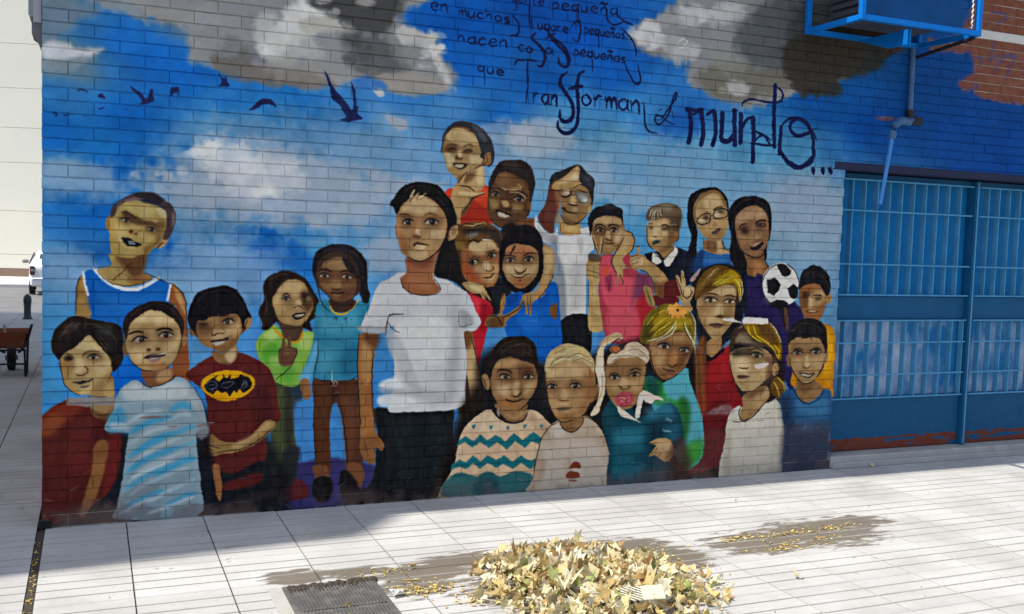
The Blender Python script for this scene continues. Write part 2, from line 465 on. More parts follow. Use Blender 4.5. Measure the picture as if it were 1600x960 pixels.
f('', '670 735 760 730 800 748 720 756', 3, .9, cov=.15)

# ------------------------------------------------------------------ the mural: the children, from the back row forward
SK, SM, SD, SDD = 'b8996c', '96714a', '6d4b33', '45301f'
HB = '211d20'

# boy in the blue tank top
view(110, 290, 4.8)
f('97784c', '85 680 55 730 50 850 40 970 60 1040 165 1040 165 960 150 880 120 800 95 690', 3)
f('8a4f2c', '760 735 820 790 862 850 866 960 880 1180 890 1500 760 1500 800 960 750 900 730 860', 3)
f('b08a5c', '770 740 820 790 855 860 860 960 830 920 800 850', 8, .8)
st(DK, 7, '88 680 55 730 48 850 38 965'); st(DK, 7, '762 738 820 785 862 850 868 970 880 1150')
f('a58a58', '310 500 305 600 200 640 250 720 330 752 450 758 560 722 612 690 545 650 550 560 600 470', 3)
f('6e4c34', '350 530 560 520 570 600 545 650 500 700 440 660 400 610', 16, .8)
f('8f6844', '420 700 540 660 600 690 520 735 450 745', 12, .7)
st('3b2a1e', 7, '460 580 420 620 380 660 340 690 320 715', .7); st('3b2a1e', 7, '400 660 440 690', .6)
f('1463b6', '112 662 180 630 230 690 300 750 420 790 520 780 600 740 660 700 745 750 745 870 800 960 780 1100 160 1100 165 960 140 860 115 770', 2)
b('0d4f9c', 170, 850, 30, 80, .5); b('1d74c6', 400, 870, 150, 50, .4)
st('d9dade', 26, '188 632 240 700 310 752 400 778 480 778 560 755 655 698', taper=False); st('d9dade', 18, '98 655 105 720 132 820', taper=False); st('d9dade', 18, '752 742 728 862', taper=False)
st(DK, 6, '205 640 260 712 340 748 450 752 560 722 615 688'); st(DK, 6, '180 628 300 600'); st(DK, 6, '545 650 640 690 760 738')
f('ab9058', '288 250 292 400 306 500 350 528 430 545 520 530 600 490 690 410 722 300 712 200 620 150 500 118 400 128 320 190', 3)
f('8e6f46', '292 230 262 262 262 325 285 338 298 300', 3); f('a88a62', '738 400 700 402 645 440 656 470 700 456', 3); st(DK, 7, '700 420 670 450 656 470')
f('4a3d40', '298 232 320 150 400 95 480 60 580 50 650 72 700 108 772 160 792 240 775 320 742 392 700 402 718 300 720 235 690 180 600 140 500 116 420 122 360 165 330 230', 4)
f('2c262c', '480 62 580 52 650 75 700 110 640 150 520 112', 8, .8); f('8f7468', '400 110 470 92 540 105 500 118 420 122', 6, .6); f('9b8d86', '770 200 786 250 768 310 760 260', 8, .6); f('8e7f7a', '350 140 380 120 370 180 350 200', 6, .5)
f('c4b48c', '640 175 715 195 715 250 660 220', 6, .8)
f('5f4630', '385 200 440 205 500 240 560 262 640 275 700 290 690 330 600 300 540 300 480 290 420 250', 9, .8)
f('74583a', '650 280 712 270 695 390 620 470 560 520 560 470 640 420', 14, .75)
f('c2a870', '420 150 560 150 640 200 560 235 450 190', 14, .7); b('c0a56a', 380, 350, 50, 60, .5); b('c0a56a', 560, 390, 50, 40, .5)
f('4b3826', '395 195 440 202 500 245 440 225', 3); eye(415, 262, 66, 28, 18, .05); eye(610, 330, 66, 28, 20, .02)
b('4b3524', 450, 352, 16, 13, .9); b('5b4028', 492, 368, 13, 9, .8); st('8b6a44', 8, '540 280 530 320 500 360 450 365', .7)
f('15171a', '380 396 430 398 490 425 535 452 480 462 425 452 396 425', 2); f('9aa0a0', '425 418 470 420 490 440 450 446', 2, .9); st('c9b27c', 9, '365 395 385 440 430 470 490 475', .8); st('4b3826', 5, '540 400 556 440', .6); st('c9b27c', 6, '556 410 560 450', .8)

# girl in orange at the top, the boy beside her
view(680, 180, 5.3333)
f('c23c22', '75 660 140 610 300 640 400 575 460 640 480 900 470 1010 90 1010 100 700', 4); f('8d2417', '300 700 440 800 460 900 200 900 240 780', 14, .6); f('d65332', '330 640 420 590 440 680 340 720', 10, .6)
f('ab8a5e', '160 500 200 540 170 600 330 640 410 590 400 420 300 400', 4); f('c3a577', '360 420 400 420 400 570 350 560', 10, .8); f('6b4a33', '200 500 330 470 300 540 200 580', 12, .7)
f('6b4d38', '70 300 80 160 150 75 240 60 340 95 440 190 475 320 430 420 380 430 220 490 110 440', 4)
f('9c7c55', '60 300 80 350 100 450 160 505 240 500 320 450 385 400 395 330 370 230 330 160 250 120 150 110 90 180 66 240', 3)
f('b79a6e', '90 170 150 115 260 125 330 180 360 240 250 250 150 235', 12, .9); f('7a5a3f', '75 240 180 240 190 290 120 300 70 300', 12, .7); f('c7ab7c', '290 330 390 350 385 410 300 400', 12, .7); f('c9b58c', '85 315 130 320 160 380 110 440 90 370', 10, .7)
f('34333a', '55 320 60 200 90 120 150 65 220 50 300 65 380 105 440 170 480 230 495 320 480 400 440 430 420 380 380 350 385 300 350 200 320 140 270 105 190 95 130 120 90 180 75 250', 5)
f('5f6672', '300 80 380 120 430 200 400 220 350 150', 12, .55); f('7b6a5c', '70 200 90 150 84 230 66 280', 6, .6)
f('95704c', '415 340 450 310 470 340 462 400 425 425', 4); st('4a3020', 7, '430 330 440 370 425 410')
b('4d3524', 130, 285, 40, 16, .8); b('4d3524', 270, 300, 36, 14, .8); st(DK, 8, '110 280 140 272 170 285'); st(DK, 8, '240 300 275 290 310 300'); st('5b4030', 14, '100 255 140 245 180 255', .7); st('5b4030', 14, '235 270 280 245 330 260', .7)
f('5b402c', '165 350 190 330 235 355 215 372 180 370', 4, .85); f('cdb68c', '190 300 215 300 220 345 195 345', 5, .7)
f('3a2720', '150 402 200 400 270 408 250 440 200 455 165 430', 3); f('b4a88f', '165 415 240 412 215 440 180 435', 2)
f('af8a5c', '180 580 230 500 270 470 250 520 240 570 300 600 330 640 420 640 340 680 290 710 270 780 220 840 210 950 160 950 150 780 130 690 150 600', 3); f('c7a878', '200 640 320 650 420 650 300 670 210 665', 5, .8); f('6e4c30', '230 780 290 720 280 690 330 690 290 770 230 850', 8, .7)
st(DK, 8, '190 570 230 510 272 470'); st(DK, 8, '210 590 280 600 330 640'); st(DK, 8, '420 650 320 690 290 730 220 830'); st('6b4a30', 6, '210 625 280 630')
f('33241c', '445 640 470 500 560 400 740 400 820 540 790 740 760 860 560 945 450 840', 5)
f('5c402d', '440 640 435 800 480 880 560 940 640 945 740 870 790 740 780 560 700 500 560 470 490 540', 4); f('7d5b3d', '480 540 560 480 720 540 780 640 700 620 560 600', 14, .8); f('a68458', '470 590 600 610 690 600 720 640 600 630 480 615', 6, .7); st('c2a275', 7, '475 600 560 612 690 620 715 600 690 575'); f('a07f52', '450 690 520 700 520 780 470 780', 16, .8); f('9a7a50', '650 740 730 750 720 800 650 800', 14, .7)
f('2b2322', '440 690 450 560 480 470 540 390 640 375 740 385 800 440 835 540 825 620 790 750 785 640 770 560 700 510 620 480 540 470 500 540 470 620', 6); f('4a4038', '560 400 660 390 700 440 600 450', 16, .5)
eye(505, 660, 70, 40, 12, .02, brow='2b1d18'); eye(700, 700, 86, 46, 8, .02, brow='2b1d18'); st('c9ad80', 8, '620 645 700 650 745 680 750 715', .8)
f('b08c5e', '550 720 600 715 620 760 570 765', 8, .9); f('3d281c', '545 765 590 775 640 770 620 790 570 785', 6, .8); f('2d1c16', '505 790 560 800 640 830 600 850 540 848', 3); f('b4a88f', '520 812 560 815 620 838 590 852 540 846', 2)
f('70472d', '690 900 750 860 830 870 830 960 700 960', 6); st('7a5336', 18, '780 760 795 740 790 800', .9)

# boy with his arm across his forehead
view(820, 250, 5.3333)
f('8f6f49', '300 350 310 460 340 520 400 540 450 530 520 460 560 400 560 300 500 200 300 200', 4); f('a98655', '280 460 300 620 460 630 450 530 330 520', 4); f('b89763', '330 560 440 560 440 620 350 615', 12, .7)
f('2a2a2e', '200 280 210 180 240 115 330 80 450 40 520 110 575 160 580 230 560 380 545 300 520 240 450 210 350 240 280 260', 5); f('4c5058', '470 120 540 150 560 220 500 180', 14, .5)
f('5f3328', '230 200 300 260 280 400 250 520 240 600 210 610 150 560 110 470 170 370 200 240', 4); f('8f6443', '240 200 290 170 310 240 290 420 250 540 270 400', 12, .8); f('a88556', '250 190 340 130 440 50 460 90 450 160 470 200 380 240 300 250 230 240', 4); f('c6a97c', '280 190 380 130 440 60 440 130 350 190', 10, .7); b('d8c7a8', 425, 145, 24, 18, .7); st('4b3020', 7, '460 200 400 235 320 255 230 250')
f('7a5a3c', '300 250 400 240 410 320 330 330', 14, .7); b('cdb591', 350, 275, 36, 24, .8); f('6d6c68', '430 280 500 270 535 320 510 360 450 350 430 310', 8, .8); b('a7a6a0', 470, 310, 30, 22, .6); b('d6d2c8', 505, 340, 24, 20, .8)
st(BL, 14, '300 300 340 310 380 290 385 255', soft=2); st(BL, 9, '380 292 420 292', soft=2); st('4c4840', 7, '425 270 440 330 490 362 530 345 535 300'); st('3b2a1e', 8, '430 250 480 265 520 270')
f('b8986a', '390 300 420 310 420 370 375 375', 8, .8); st(DK, 12, '360 368 400 378 440 382'); f('2f2018', '305 400 330 395 350 420 400 436 445 440 400 446 340 430', 3); b('bfa578', 420, 410, 20, 14, .7); f('6b4a30', '300 460 340 520 400 540 440 530 380 500', 10, .6); st(DK, 6, '300 455 330 515 390 540 450 520 520 460'); f('a58a62', '530 390 550 400 545 440 525 445', 3)
f('c9c8c4', '95 460 110 520 160 580 210 612 250 600 270 560 280 625 300 630 460 625 460 575 530 570 560 620 580 740 540 780 530 860 510 960 500 1320 350 1330 320 960 270 800 270 700 180 700 130 640 80 540', 3); f('8a8c92', '200 640 270 640 270 760 330 960 340 1330 250 1330 230 960 230 760', 12, .85); f('9a9a9c', '100 540 160 600 250 640 200 690 150 660', 8, .7); st('6a6a6c', 6, '105 500 160 575 215 612 255 598'); f('dedcd6', '290 660 500 650 520 800 420 900 320 850', 30, .6); f('a9a8a8', '440 660 490 660 470 800', 10, .5); f('b0aeac', '380 900 480 880 470 1200 400 1250', 24, .5)
f('16161a', '300 1340 520 1290 560 1480 520 1640 330 1600', 4)

# boy in pink
view(900, 300, 5.3333)
f('a83a48', '210 540 330 520 440 520 520 680 600 690 640 800 660 960 640 1180 560 1260 300 1260 210 1100 190 800', 4); f('cc4f5e', '200 560 320 540 330 700 500 720 510 860 450 1000 300 1000 220 860', 16, .9); f('6b3556', '500 700 600 700 620 850 480 900 460 960', 18, .7); f('a81c26', '520 900 620 850 640 1100 500 1200', 20, .7); f('85304a', '240 720 300 690 290 830 250 800', 10, .7); f('c94b30', '230 630 270 620 260 690 230 690', 8, .8); st('6b1c2c', 7, '240 700 270 760 275 830'); f('cf5561', '260 1000 500 980 520 1200 300 1230', 30, .7)
f('93714b', '140 220 130 340 150 440 230 520 290 515 370 450 400 340 390 220 300 190 200 195', 3); f('b4936a', '140 230 250 205 380 230 380 275 260 285 150 285', 12, .7); f('6d4c35', '140 300 250 300 270 350 170 360', 14, .6); f('c7ab84', '320 330 385 310 370 400 330 420', 14, .7)
f('1e1d20', '110 330 100 240 140 150 210 120 290 98 340 125 385 150 390 280 370 220 290 200 200 210 150 240 135 310 120 370', 5); f('45484e', '230 110 300 110 330 140 250 140', 10, .4)
eye(200, 322, 66, 34, 0, .08, brow='2c2018'); eye(312, 318, 62, 34, 0, .02, brow='2c2018'); f('c2a477', '250 330 280 330 285 385 255 395', 6, .7); f('5c3f2c', '235 398 262 390 305 405 280 412', 4, .8); st('3f281e', 9, '230 430 275 432 318 428'); b('b8986a', 275, 450, 34, 10, .6); st(DK, 7, '400 330 380 440 330 500'); st('6b4a33', 6, '240 515 300 512')
f('b3915f', '135 380 155 380 190 500 205 390 225 380 228 420 205 520 195 570 195 720 185 800 200 960 220 1150 110 1150 105 960 110 760 90 720 85 600 110 560 170 540', 3); f('5e4230', '110 520 200 530 200 580 110 575', 6, .8); st(DK, 7, '138 375 160 450 182 520'); st(DK, 7, '225 385 220 450 205 520'); st(DK, 6, '90 605 190 640'); st(DK, 6, '90 650 195 680'); st(DK, 6, '95 690 190 720'); st(DK, 6, '105 760 108 960'); f('c0a074', '115 600 180 610 180 640 110 620', 5, .6); f('b9986a', '120 780 160 780 165 960 130 960', 10, .6)
f('b18e5e', '400 320 450 340 488 400 480 470 440 520 390 560 410 610 450 640 400 640 390 680 385 760 360 700 345 780 330 770 340 690 305 630 298 560 330 500 380 420', 3); f('b8976a', '320 540 380 500 440 440 460 380 400 340 400 440', 12, .6); st(DK, 8, '402 322 460 345 488 405 470 480 430 525'); st(DK, 8, '400 380 350 470 300 560 310 630 340 680'); st(DK, 7, '345 690 340 775'); st(DK, 7, '365 690 392 750 385 768'); st(DK, 7, '400 620 440 640'); st(DK, 6, '375 630 415 660')

# boy with the white collar, thumb up
f('171b2a', '570 520 640 500 820 460 900 490 1000 520 1010 700 900 800 760 800 700 700 640 620', 5); f('10131e', '680 590 730 570 780 620 760 720 700 680', 8, .8)
f('98774e', '600 260 590 380 610 450 680 500 740 555 800 500 820 420 850 330 820 240 700 210', 3); f('bfa273', '600 260 690 240 790 260 780 340 690 400 600 390', 18, .75); f('6c4e36', '780 250 850 290 840 400 800 440 780 480 700 500 760 420', 14, .7); f('8a6743', '810 340 850 330 850 390 815 410', 4); st(DK, 6, '850 330 855 380 830 410'); st(DK, 8, '592 280 590 380 605 440 640 480')
f('66523e', '590 240 590 170 640 120 720 95 800 95 860 130 882 190 870 290 845 330 800 300 790 240 740 220 680 230 620 230', 4); f('8f8474', '620 150 720 105 800 110 780 160 680 160', 14, .6); strands('c7bca6', 7, ['610 210 625 165 640 150', '650 230 655 180 670 150', '690 225 680 180 690 150', '720 210 700 170 705 145', '630 225 640 185 655 160']); f('4a3a2e', '800 200 880 200 870 290 820 320 790 250', 16, .6); st('b9ab98', 6, '790 268 840 272')
st('3a291f', 11, '605 262 640 262'); st('3a291f', 13, '710 280 750 275 785 295'); b('4b3526', 625, 295, 18, 12, .7); b('3b2a20', 748, 306, 32, 14, .85); f('c9ae80', '650 290 680 300 680 360 640 370', 8, .8); f('5c412d', '635 370 680 372 665 382', 4, .8); f('2e3836', '640 415 670 402 705 410 680 430 640 438', 3); b('a08a5c', 660, 445, 20, 7, .6)
f('cfcbc0', '640 500 715 572 680 600 660 610 635 590', 2); f('cfcbc0', '820 455 845 500 770 625 730 570 800 500', 2); st('3a3834', 5, '640 500 715 572 730 570 815 465')
f('a98558', '455 540 510 510 505 455 530 455 535 510 580 540 660 610 740 690 770 760 760 850 720 880 660 850 640 740 600 680 540 645 490 655 455 620', 3); f('6c432a', '640 740 700 760 760 740 760 850 700 880 650 830', 16, .75); f('c6a87c', '470 560 540 530 560 600 500 620', 10, .6); st(DK, 6, '505 460 510 450 530 455'); st(DK, 6, '460 545 520 522'); st(DK, 6, '460 575 530 550'); st(DK, 6, '460 605 520 590'); st(DK, 6, '470 645 520 635'); st(DK, 7, '580 545 680 620 750 700 772 780 740 870'); st(DK, 7, '530 650 600 680 640 760 660 840')
f('5a1a1c', '740 760 850 730 870 800 850 930 720 960 640 930 660 860 730 880', 6); f('9c7c50', '560 790 620 800 660 940 620 960 590 900', 4); st('4b3020', 6, '585 800 610 870 630 950')

# girl with glasses, girl with long hair
view(1060, 280, 5.3333)
f('1e5593', '150 640 210 590 330 630 430 630 440 700 420 800 150 800', 5); f('3c74ac', '220 640 400 650 380 700 240 700', 14, .6); f('15305c', '150 620 210 600 190 780 100 760', 10, .7)
f('151318', '80 600 110 480 80 380 72 260 95 150 160 100 260 68 330 80 400 150 420 240 410 330 380 220 340 130 250 120 190 170 150 250 140 340 160 450 150 560 150 640 100 640', 5)
f('7d6040', '130 340 130 220 200 120 300 90 370 140 410 250 405 420 320 515 200 455', 4); f('14121a', '430 560 560 600 600 800 540 860 470 760', 10)
f('a08158', '150 250 190 170 270 120 340 135 380 220 415 270 412 420 370 490 320 520 250 510 190 450 150 370', 3); f('bf9f72', '200 190 270 135 330 150 350 230 250 270', 14, .7); f('b58f5e', '170 400 250 400 280 480 220 480', 14, .5); f('8a6543', '250 470 370 430 350 500 300 520', 14, .6); f('9e7c55', '210 510 320 520 360 510 390 580 430 610 350 630 250 610 210 580', 4); f('6e4d36', '215 520 320 530 310 610 240 600', 10, .6); f('c5a880', '325 530 355 520 370 590 420 610 330 615', 8, .7); st(DK, 7, '205 500 210 580'); st(DK, 7, '365 510 385 570 430 605')
for g in ('160 330 200 295 255 290 265 330 245 365 190 378 155 360 160 330', '285 300 310 260 370 245 408 265 405 310 350 330 300 325 285 300'):
    st('1d1a1c', 8, g, taper=False)
st('1d1a1c', 8, '262 315 285 300'); b('3b2a22', 225, 322, 18, 15, .85); b('3b2a22', 350, 275, 22, 14, .8); st('3b2a22', 9, '285 265 330 235 370 232'); st('3b2a22', 7, '225 270 240 275'); b('d6c8b0', 195, 345, 20, 12, .5); b('d0c0a6', 320, 300, 20, 12, .5)
f('8e5f42', '275 385 300 360 325 385 300 402', 5, .7); f('5f463c', '275 450 310 425 352 408 345 440 300 465', 4, .9); st('2a2220', 6, '275 450 312 438 350 412'); b('b0906a', 310, 490, 26, 9, .5)
f('131115', '420 270 450 210 500 160 580 142 660 145 730 180 770 250 775 380 760 500 740 540 720 700 560 760 545 860 480 760 430 640 440 480 415 360', 5); f('2d2730', '540 150 620 150 650 170 560 180', 8, .4)
f('8a6548', '470 380 490 300 580 225 660 225 730 290 755 380 750 500 710 600 640 650 570 630 510 560 480 460', 4); f('aa8862', '490 310 590 240 700 260 730 320 600 340 500 380', 18, .7); f('a37f58', '520 480 600 480 640 540 560 540', 18, .5); f('6b4a35', '490 440 520 560 600 640 560 620 500 560', 12, .6); f('7d5638', '550 610 640 650 710 600 720 680 760 740 720 800 690 830 580 800 570 700', 4); f('a67447', '640 680 720 720 700 820 620 800', 16, .7); st(BL, 9, '550 620 620 655 700 640 740 560'); st(BL, 7, '720 640 730 700 765 745')
st('2c1d18', 11, '500 420 530 385 570 378'); b('2b1d18', 553, 432, 30, 30, .9); b('7a6050', 575, 425, 10, 8, .7); st('2c1d18', 12, '640 378 680 345 730 345'); b('3a2820', 690, 382, 42, 18, .9); b('8f7a68', 705, 380, 8, 6, .7); st('b8956c', 8, '475 370 500 340 540 335', .7)
f('5d4030', '605 525 650 510 690 500 670 530 630 532', 6, .8); b('b5936b', 640, 490, 30, 30, .5); f('211a1c', '595 570 640 565 700 525 700 555 660 590 620 592', 3); b('c2a782', 650, 545, 30, 7, .6, -20)
f('1e1840', '540 840 590 805 700 830 770 760 800 1200 880 1400 700 1560 560 1200', 6); f('2a2158', '570 850 690 860 700 1000 600 1000', 20, .6)
view(1180, 400, 4)
f('241c4a', '0 140 60 130 280 320 300 400 230 560 240 860 150 700 120 500 0 400', 8)
# boy with the spiky hair
f('b77a16', '330 380 420 420 500 490 500 890 480 880 400 830 240 820 230 740 300 500', 4); f('cf9620', '440 480 490 520 490 700 420 760 440 600', 14, .7)
f('6b4a30', '280 300 280 180 330 110 420 110 460 200 440 300 400 400 320 390', 4)
f('8f5e36', '280 210 285 300 300 370 340 410 400 400 430 330 450 240 440 190 380 180 310 180', 3); f('b8996c', '360 220 430 220 420 300 350 320', 14, .6); f('5b3b27', '285 220 330 230 330 300 290 310', 12, .6); f('9c7c52', '440 260 475 235 478 280 450 305', 3); st(DK, 4, '470 250 455 285')
f('17161a', '275 210 280 140 300 95 330 75 360 58 400 65 440 95 465 140 470 210 450 250 430 230 400 180 340 175 300 190', 4); strands('17161a', 7, ['360 80 365 55', '400 80 410 60', '440 110 452 85', '460 150 470 130'])
st(DK, 6, '295 230 320 225'); st(DK, 7, '360 248 400 245 420 255'); b('2c1e18', 312, 245, 16, 12, .8); b('3a2a20', 395, 268, 20, 10, .8); f('bd9c70', '335 260 355 265 358 315 335 325', 5, .7); st('2e1d16', 5, '315 340 350 352 395 345'); b('d5c4a4', 355, 346, 24, 4, .8)
# the ball and the hand that holds it
f('cfcdc8', '45 190 55 120 90 70 145 45 200 55 250 100 270 180 260 260 220 300 160 318 100 300 60 250', 2); f('1a1b1e', '135 55 180 55 225 90 215 118 185 128 165 115', 2); f('1a1b1e', '75 150 125 135 162 180 150 215 120 250 78 230', 2, sm=False); f('1a1b1e', '205 205 240 175 270 200 265 262 235 270 215 250', 2, sm=False); f('1a1b1e', '85 300 130 278 180 280 205 305 160 322 110 320', 2); st('1a1b1e', 5, '130 55 90 80 58 130 44 190 58 255 100 300', taper=False); st('1a1b1e', 5, '200 55 245 90 270 150 272 200', taper=False); st('8b8882', 3, '150 118 110 140'); st('8b8882', 3, '162 180 205 205'); st('8b8882', 3, '185 128 240 172'); st('8b8882', 3, '120 250 130 278')
b('a9a8a6', 90, 270, 30, 20, .4); f('1b1618', '120 310 200 310 210 360 200 470 180 440 160 350', 5); f('6a4535', '180 330 200 340 210 440 195 470 185 420', 5, .8)

# curly-haired child and the child in blue
view(690, 330, 5.3333)
f('1c1614', '0 280 60 240 150 300 200 600 380 640 460 860 300 960 200 700 80 560 0 560', 14); f('17110f', '360 600 560 560 560 760 460 860 330 780', 16, .9); f('17110f', '500 140 620 110 500 420 480 300', 14, .9)
f('2a1c16', '60 420 80 240 240 110 460 150 510 300 500 500 420 640 200 600', 8)
f('8f5c3a', '150 340 160 450 200 570 300 620 400 630 450 600 490 480 480 340 440 250 330 230 230 270', 4); f('b99a6e', '230 270 340 230 440 260 470 330 340 360 240 330', 14, .85); f('9a3f1c', '155 400 200 540 300 600 260 500 200 420', 20, .6); f('b08a5c', '330 420 440 420 480 480 420 600 330 560', 18, .7)
f('6f4e2e', '50 330 60 230 50 170 100 120 160 110 240 100 330 90 400 100 480 160 510 260 500 380 470 310 420 240 340 230 300 260 250 240 210 300 150 330 140 420 90 430 60 380', 5); f('2d2522', '170 170 260 140 400 130 490 190 500 330 450 260 380 200 300 190 230 210', 14, .8); f('a5875c', '60 170 110 130 130 160 110 220 70 240', 8, .6); f('8c6a3e', '80 280 150 250 200 300 130 330', 14, .6); f('9b9892', '220 190 300 180 280 215 210 220', 12, .5); st(DK, 9, '60 180 100 130 150 140 200 110 300 120 360 95'); st(DK, 9, '215 310 235 250 270 240 300 260 325 245 350 225 420 235'); st('b99562', 8, '180 120 260 125 340 95 370 110'); f('c3b6a4', '335 230 400 235 430 255 340 245', 5, .6); f('241a14', '50 380 150 340 150 560 80 500', 20, .7)
eye(270, 425, 80, 44, -8, -.22); eye(420, 370, 70, 40, -14, -.1); st('4a3020', 9, '225 400 270 380 320 385'); st('4a3020', 9, '370 350 410 330 450 330'); f('c9ad84', '345 430 395 430 400 470 360 490', 10, .8); st('4a2c1c', 9, '350 490 395 500 430 485 430 460'); st('4a2c1c', 10, '340 555 400 550 440 515'); st('c9a984', 7, '380 565 420 560 440 535', .8); b('c0a27a', 310, 480, 36, 26, .6)
f('171215', '480 430 500 250 620 120 780 150 850 300 850 520 720 680 600 670 500 560', 8)
f('8f6d48', '510 420 515 500 560 590 640 640 720 620 790 540 815 420 800 330 700 280 560 280', 4); f('a86b46', '540 310 640 285 740 290 760 350 640 390 560 360', 16, .7); f('b89c70', '530 450 620 440 620 520 560 540', 16, .7); f('b89c70', '700 450 790 440 770 520 700 530', 16, .7); f('9a5636', '600 570 700 570 720 610 640 640', 14, .6)
f('171215', '500 430 490 280 530 200 620 130 720 115 790 150 840 250 840 480 800 560 815 420 800 330 750 290 620 270 540 300 525 380', 6); f('171215', '560 590 640 645 740 620 820 520 840 560 720 690 620 680 550 640', 10, .9); st('171215', 12, '615 285 590 330 565 365')
eye(570, 405, 74, 36, 0, .02); eye(730, 402, 80, 38, 0, -.02); st('3a241a', 11, '525 375 570 362 620 380'); st('3a241a', 11, '685 375 740 350 795 360'); f('bd9e70', '620 460 660 450 700 470 690 500 630 500', 10, .8); st('3f281c', 10, '610 480 630 505 660 512 695 498 705 475'); f('cdb68e', '580 520 650 535 730 518 700 540 620 545', 6, .8); st('3a2118', 8, '575 530 620 545 660 548 735 520'); st('3a2118', 8, '640 580 665 575'); st('3a2118', 6, '655 545 655 580')
f('0b57ad', '530 720 640 670 700 690 840 720 890 600 960 610 980 780 1000 1150 900 1260 640 1200 560 1080 510 880', 5); f('1a6fc8', '620 850 780 830 830 960 700 1000', 30, .6); f('083a80', '540 720 640 690 620 760 560 780', 10, .6); f('0a3f8c', '830 700 900 680 880 780 820 760', 14, .5)
f('9a7a52', '845 280 920 310 940 400 930 520 880 640 830 720 760 760 750 860 735 868 730 770 715 850 700 845 690 760 670 720 690 690 780 660 830 560 850 440', 3); f('bd9c6e', '860 300 920 330 920 450 870 560 860 420', 16, .6); st(DK, 7, '680 720 700 840'); st(DK, 7, '715 710 720 850'); st(DK, 7, '740 700 748 860'); st(DK, 7, '930 530 880 640 800 740')
f('a8875a', '170 600 240 590 340 620 380 680 410 740 400 745 365 700 370 745 345 730 320 690 240 680 190 640', 4); st(DK, 6, '345 680 368 740'); f('cdb285', '230 610 320 630 340 670 260 660', 10, .6)
f('b8202e', '210 690 300 710 400 760 430 820 400 900 380 1000 330 1200 300 1300 210 1200 230 900', 5); f('d93a4a', '230 700 320 740 320 900 260 900', 16, .8); f('8d1220', '330 780 430 820 380 960 320 1000', 12, .6)
f('9c744a', '480 860 490 740 515 685 535 700 525 800 510 870 630 800 670 730 690 740 640 830 540 920 530 960 370 960 380 890 430 860', 3); f('5d3f2a', '380 900 500 880 510 960 380 970', 10, .7); st(DK, 8, '485 850 495 740 520 688'); st(DK, 8, '510 890 630 820 680 745'); st(DK, 9, '400 880 440 870 480 900 505 950'); f('6a4a30', '900 820 960 770 960 900 920 880', 6)

# girl in green, girl in blue
view(400, 480, 4)
f('3a3062', '240 990 480 940 560 960 760 1000 760 1180 560 1260 180 1280 220 1120', 14, .95)
view(390, 370, 4.8)
f('49502f', '150 900 300 880 290 1010 330 1400 340 1800 220 1820 150 1400', 10); f('2a2a26', '270 1050 400 1000 400 1200 330 1300 310 1800 260 1500', 14, .7)
f('7fae46', '50 790 120 700 190 660 260 720 380 710 480 720 480 800 430 940 380 1100 280 1120 190 1080 100 960 60 880', 4); f('53a02e', '110 830 200 800 220 900 150 960 90 900', 18, .8); f('b5cf7a', '100 740 180 690 230 740 150 780', 14, .7); f('b2cc72', '380 740 470 740 440 850 370 830', 16, .7); f('4e9c2e', '250 960 330 1000 330 1090 240 1080', 20, .6); f('a6c468', '150 900 220 900 220 960 160 960', 14, .6); st('c98c1e', 18, '170 670 200 710 260 760 340 790 390 760 400 710')
f('55402f', '205 620 240 700 260 760 340 785 385 740 390 650', 6); f('251c18', '90 640 70 560 110 470 100 380 130 310 200 270 290 252 380 290 440 340 500 440 530 520 500 600 450 640 470 710 400 680 380 640 250 640 200 640 130 700 90 690', 7)
f('9b7b52', '175 470 190 560 230 640 300 665 380 670 440 610 480 520 450 420 400 340 300 320 230 370 200 420', 4); f('bd9d6e', '215 400 290 330 390 350 380 430 290 470 210 480', 16, .8); f('4c3526', '390 420 470 430 480 520 430 570 400 520', 14, .75); f('ae8c5c', '190 500 280 520 300 640 220 610', 16, .6)
eye(275, 462, 56, 30, 0, -.05); st('3a271c', 8, '245 440 280 425 305 445'); b('2e1f18', 425, 445, 26, 14, .8); b('b09a78', 445, 465, 12, 14, .5); f('c2a276', '345 480 385 480 390 520 350 530', 8, .8); st('3f281c', 9, '335 530 370 520 400 540'); f('2a1c18', '325 590 360 572 420 572 410 600 360 625 335 612', 3); f('b4a88f', '345 590 410 580 395 598 355 605', 2); st('a88458', 6, '340 625 380 628 420 600')
f('6e4e36', '215 860 235 830 250 760 265 755 280 820 292 760 310 765 315 825 350 845 350 880 320 960 230 960', 3); st(DK, 6, '245 770 255 830'); st(DK, 6, '290 765 298 830'); st(DK, 6, '215 880 230 840 330 830 352 870 320 950'); f('8e6b48', '250 800 320 830 320 880 260 880', 12, .5); st(DK, 7, '320 960 260 1020 200 1070')
f('54311f', '480 1060 640 1080 800 1070 840 1200 850 1500 840 1820 740 1820 700 1400 640 1240 600 1400 600 1820 500 1820 480 1300', 5); f('3a2016', '620 1080 680 1160 640 1260 600 1200', 16, .6); f('744630', '690 1250 780 1250 800 1500 740 1700', 24, .5); st(BL, 6, '640 1170 680 1260 720 1500 740 1760'); st(DK, 6, '500 1120 480 1300 495 1760')
f('2f7f9c', '510 500 600 480 640 570 740 540 830 480 900 480 870 600 830 740 820 900 820 1040 720 1080 600 1080 480 1060 490 960 430 960 470 800 490 620', 4); f('58a8c0', '540 580 640 600 800 570 820 680 680 720 540 700', 26, .6); f('1b5f80', '700 860 810 820 810 1020 700 1060', 30, .7); f('63adca', '430 960 480 800 520 800 490 960 440 1090 370 1080 400 1000', 10, .8); f('55a4bc', '520 850 620 840 620 1000 520 1020', 26, .5)
f('8c6240', '380 1080 440 1070 460 1180 420 1220 390 1180', 4); st(BL, 6, '515 760 505 940 480 1060'); st(BL, 6, '480 1060 600 1090 720 1090 820 1040')
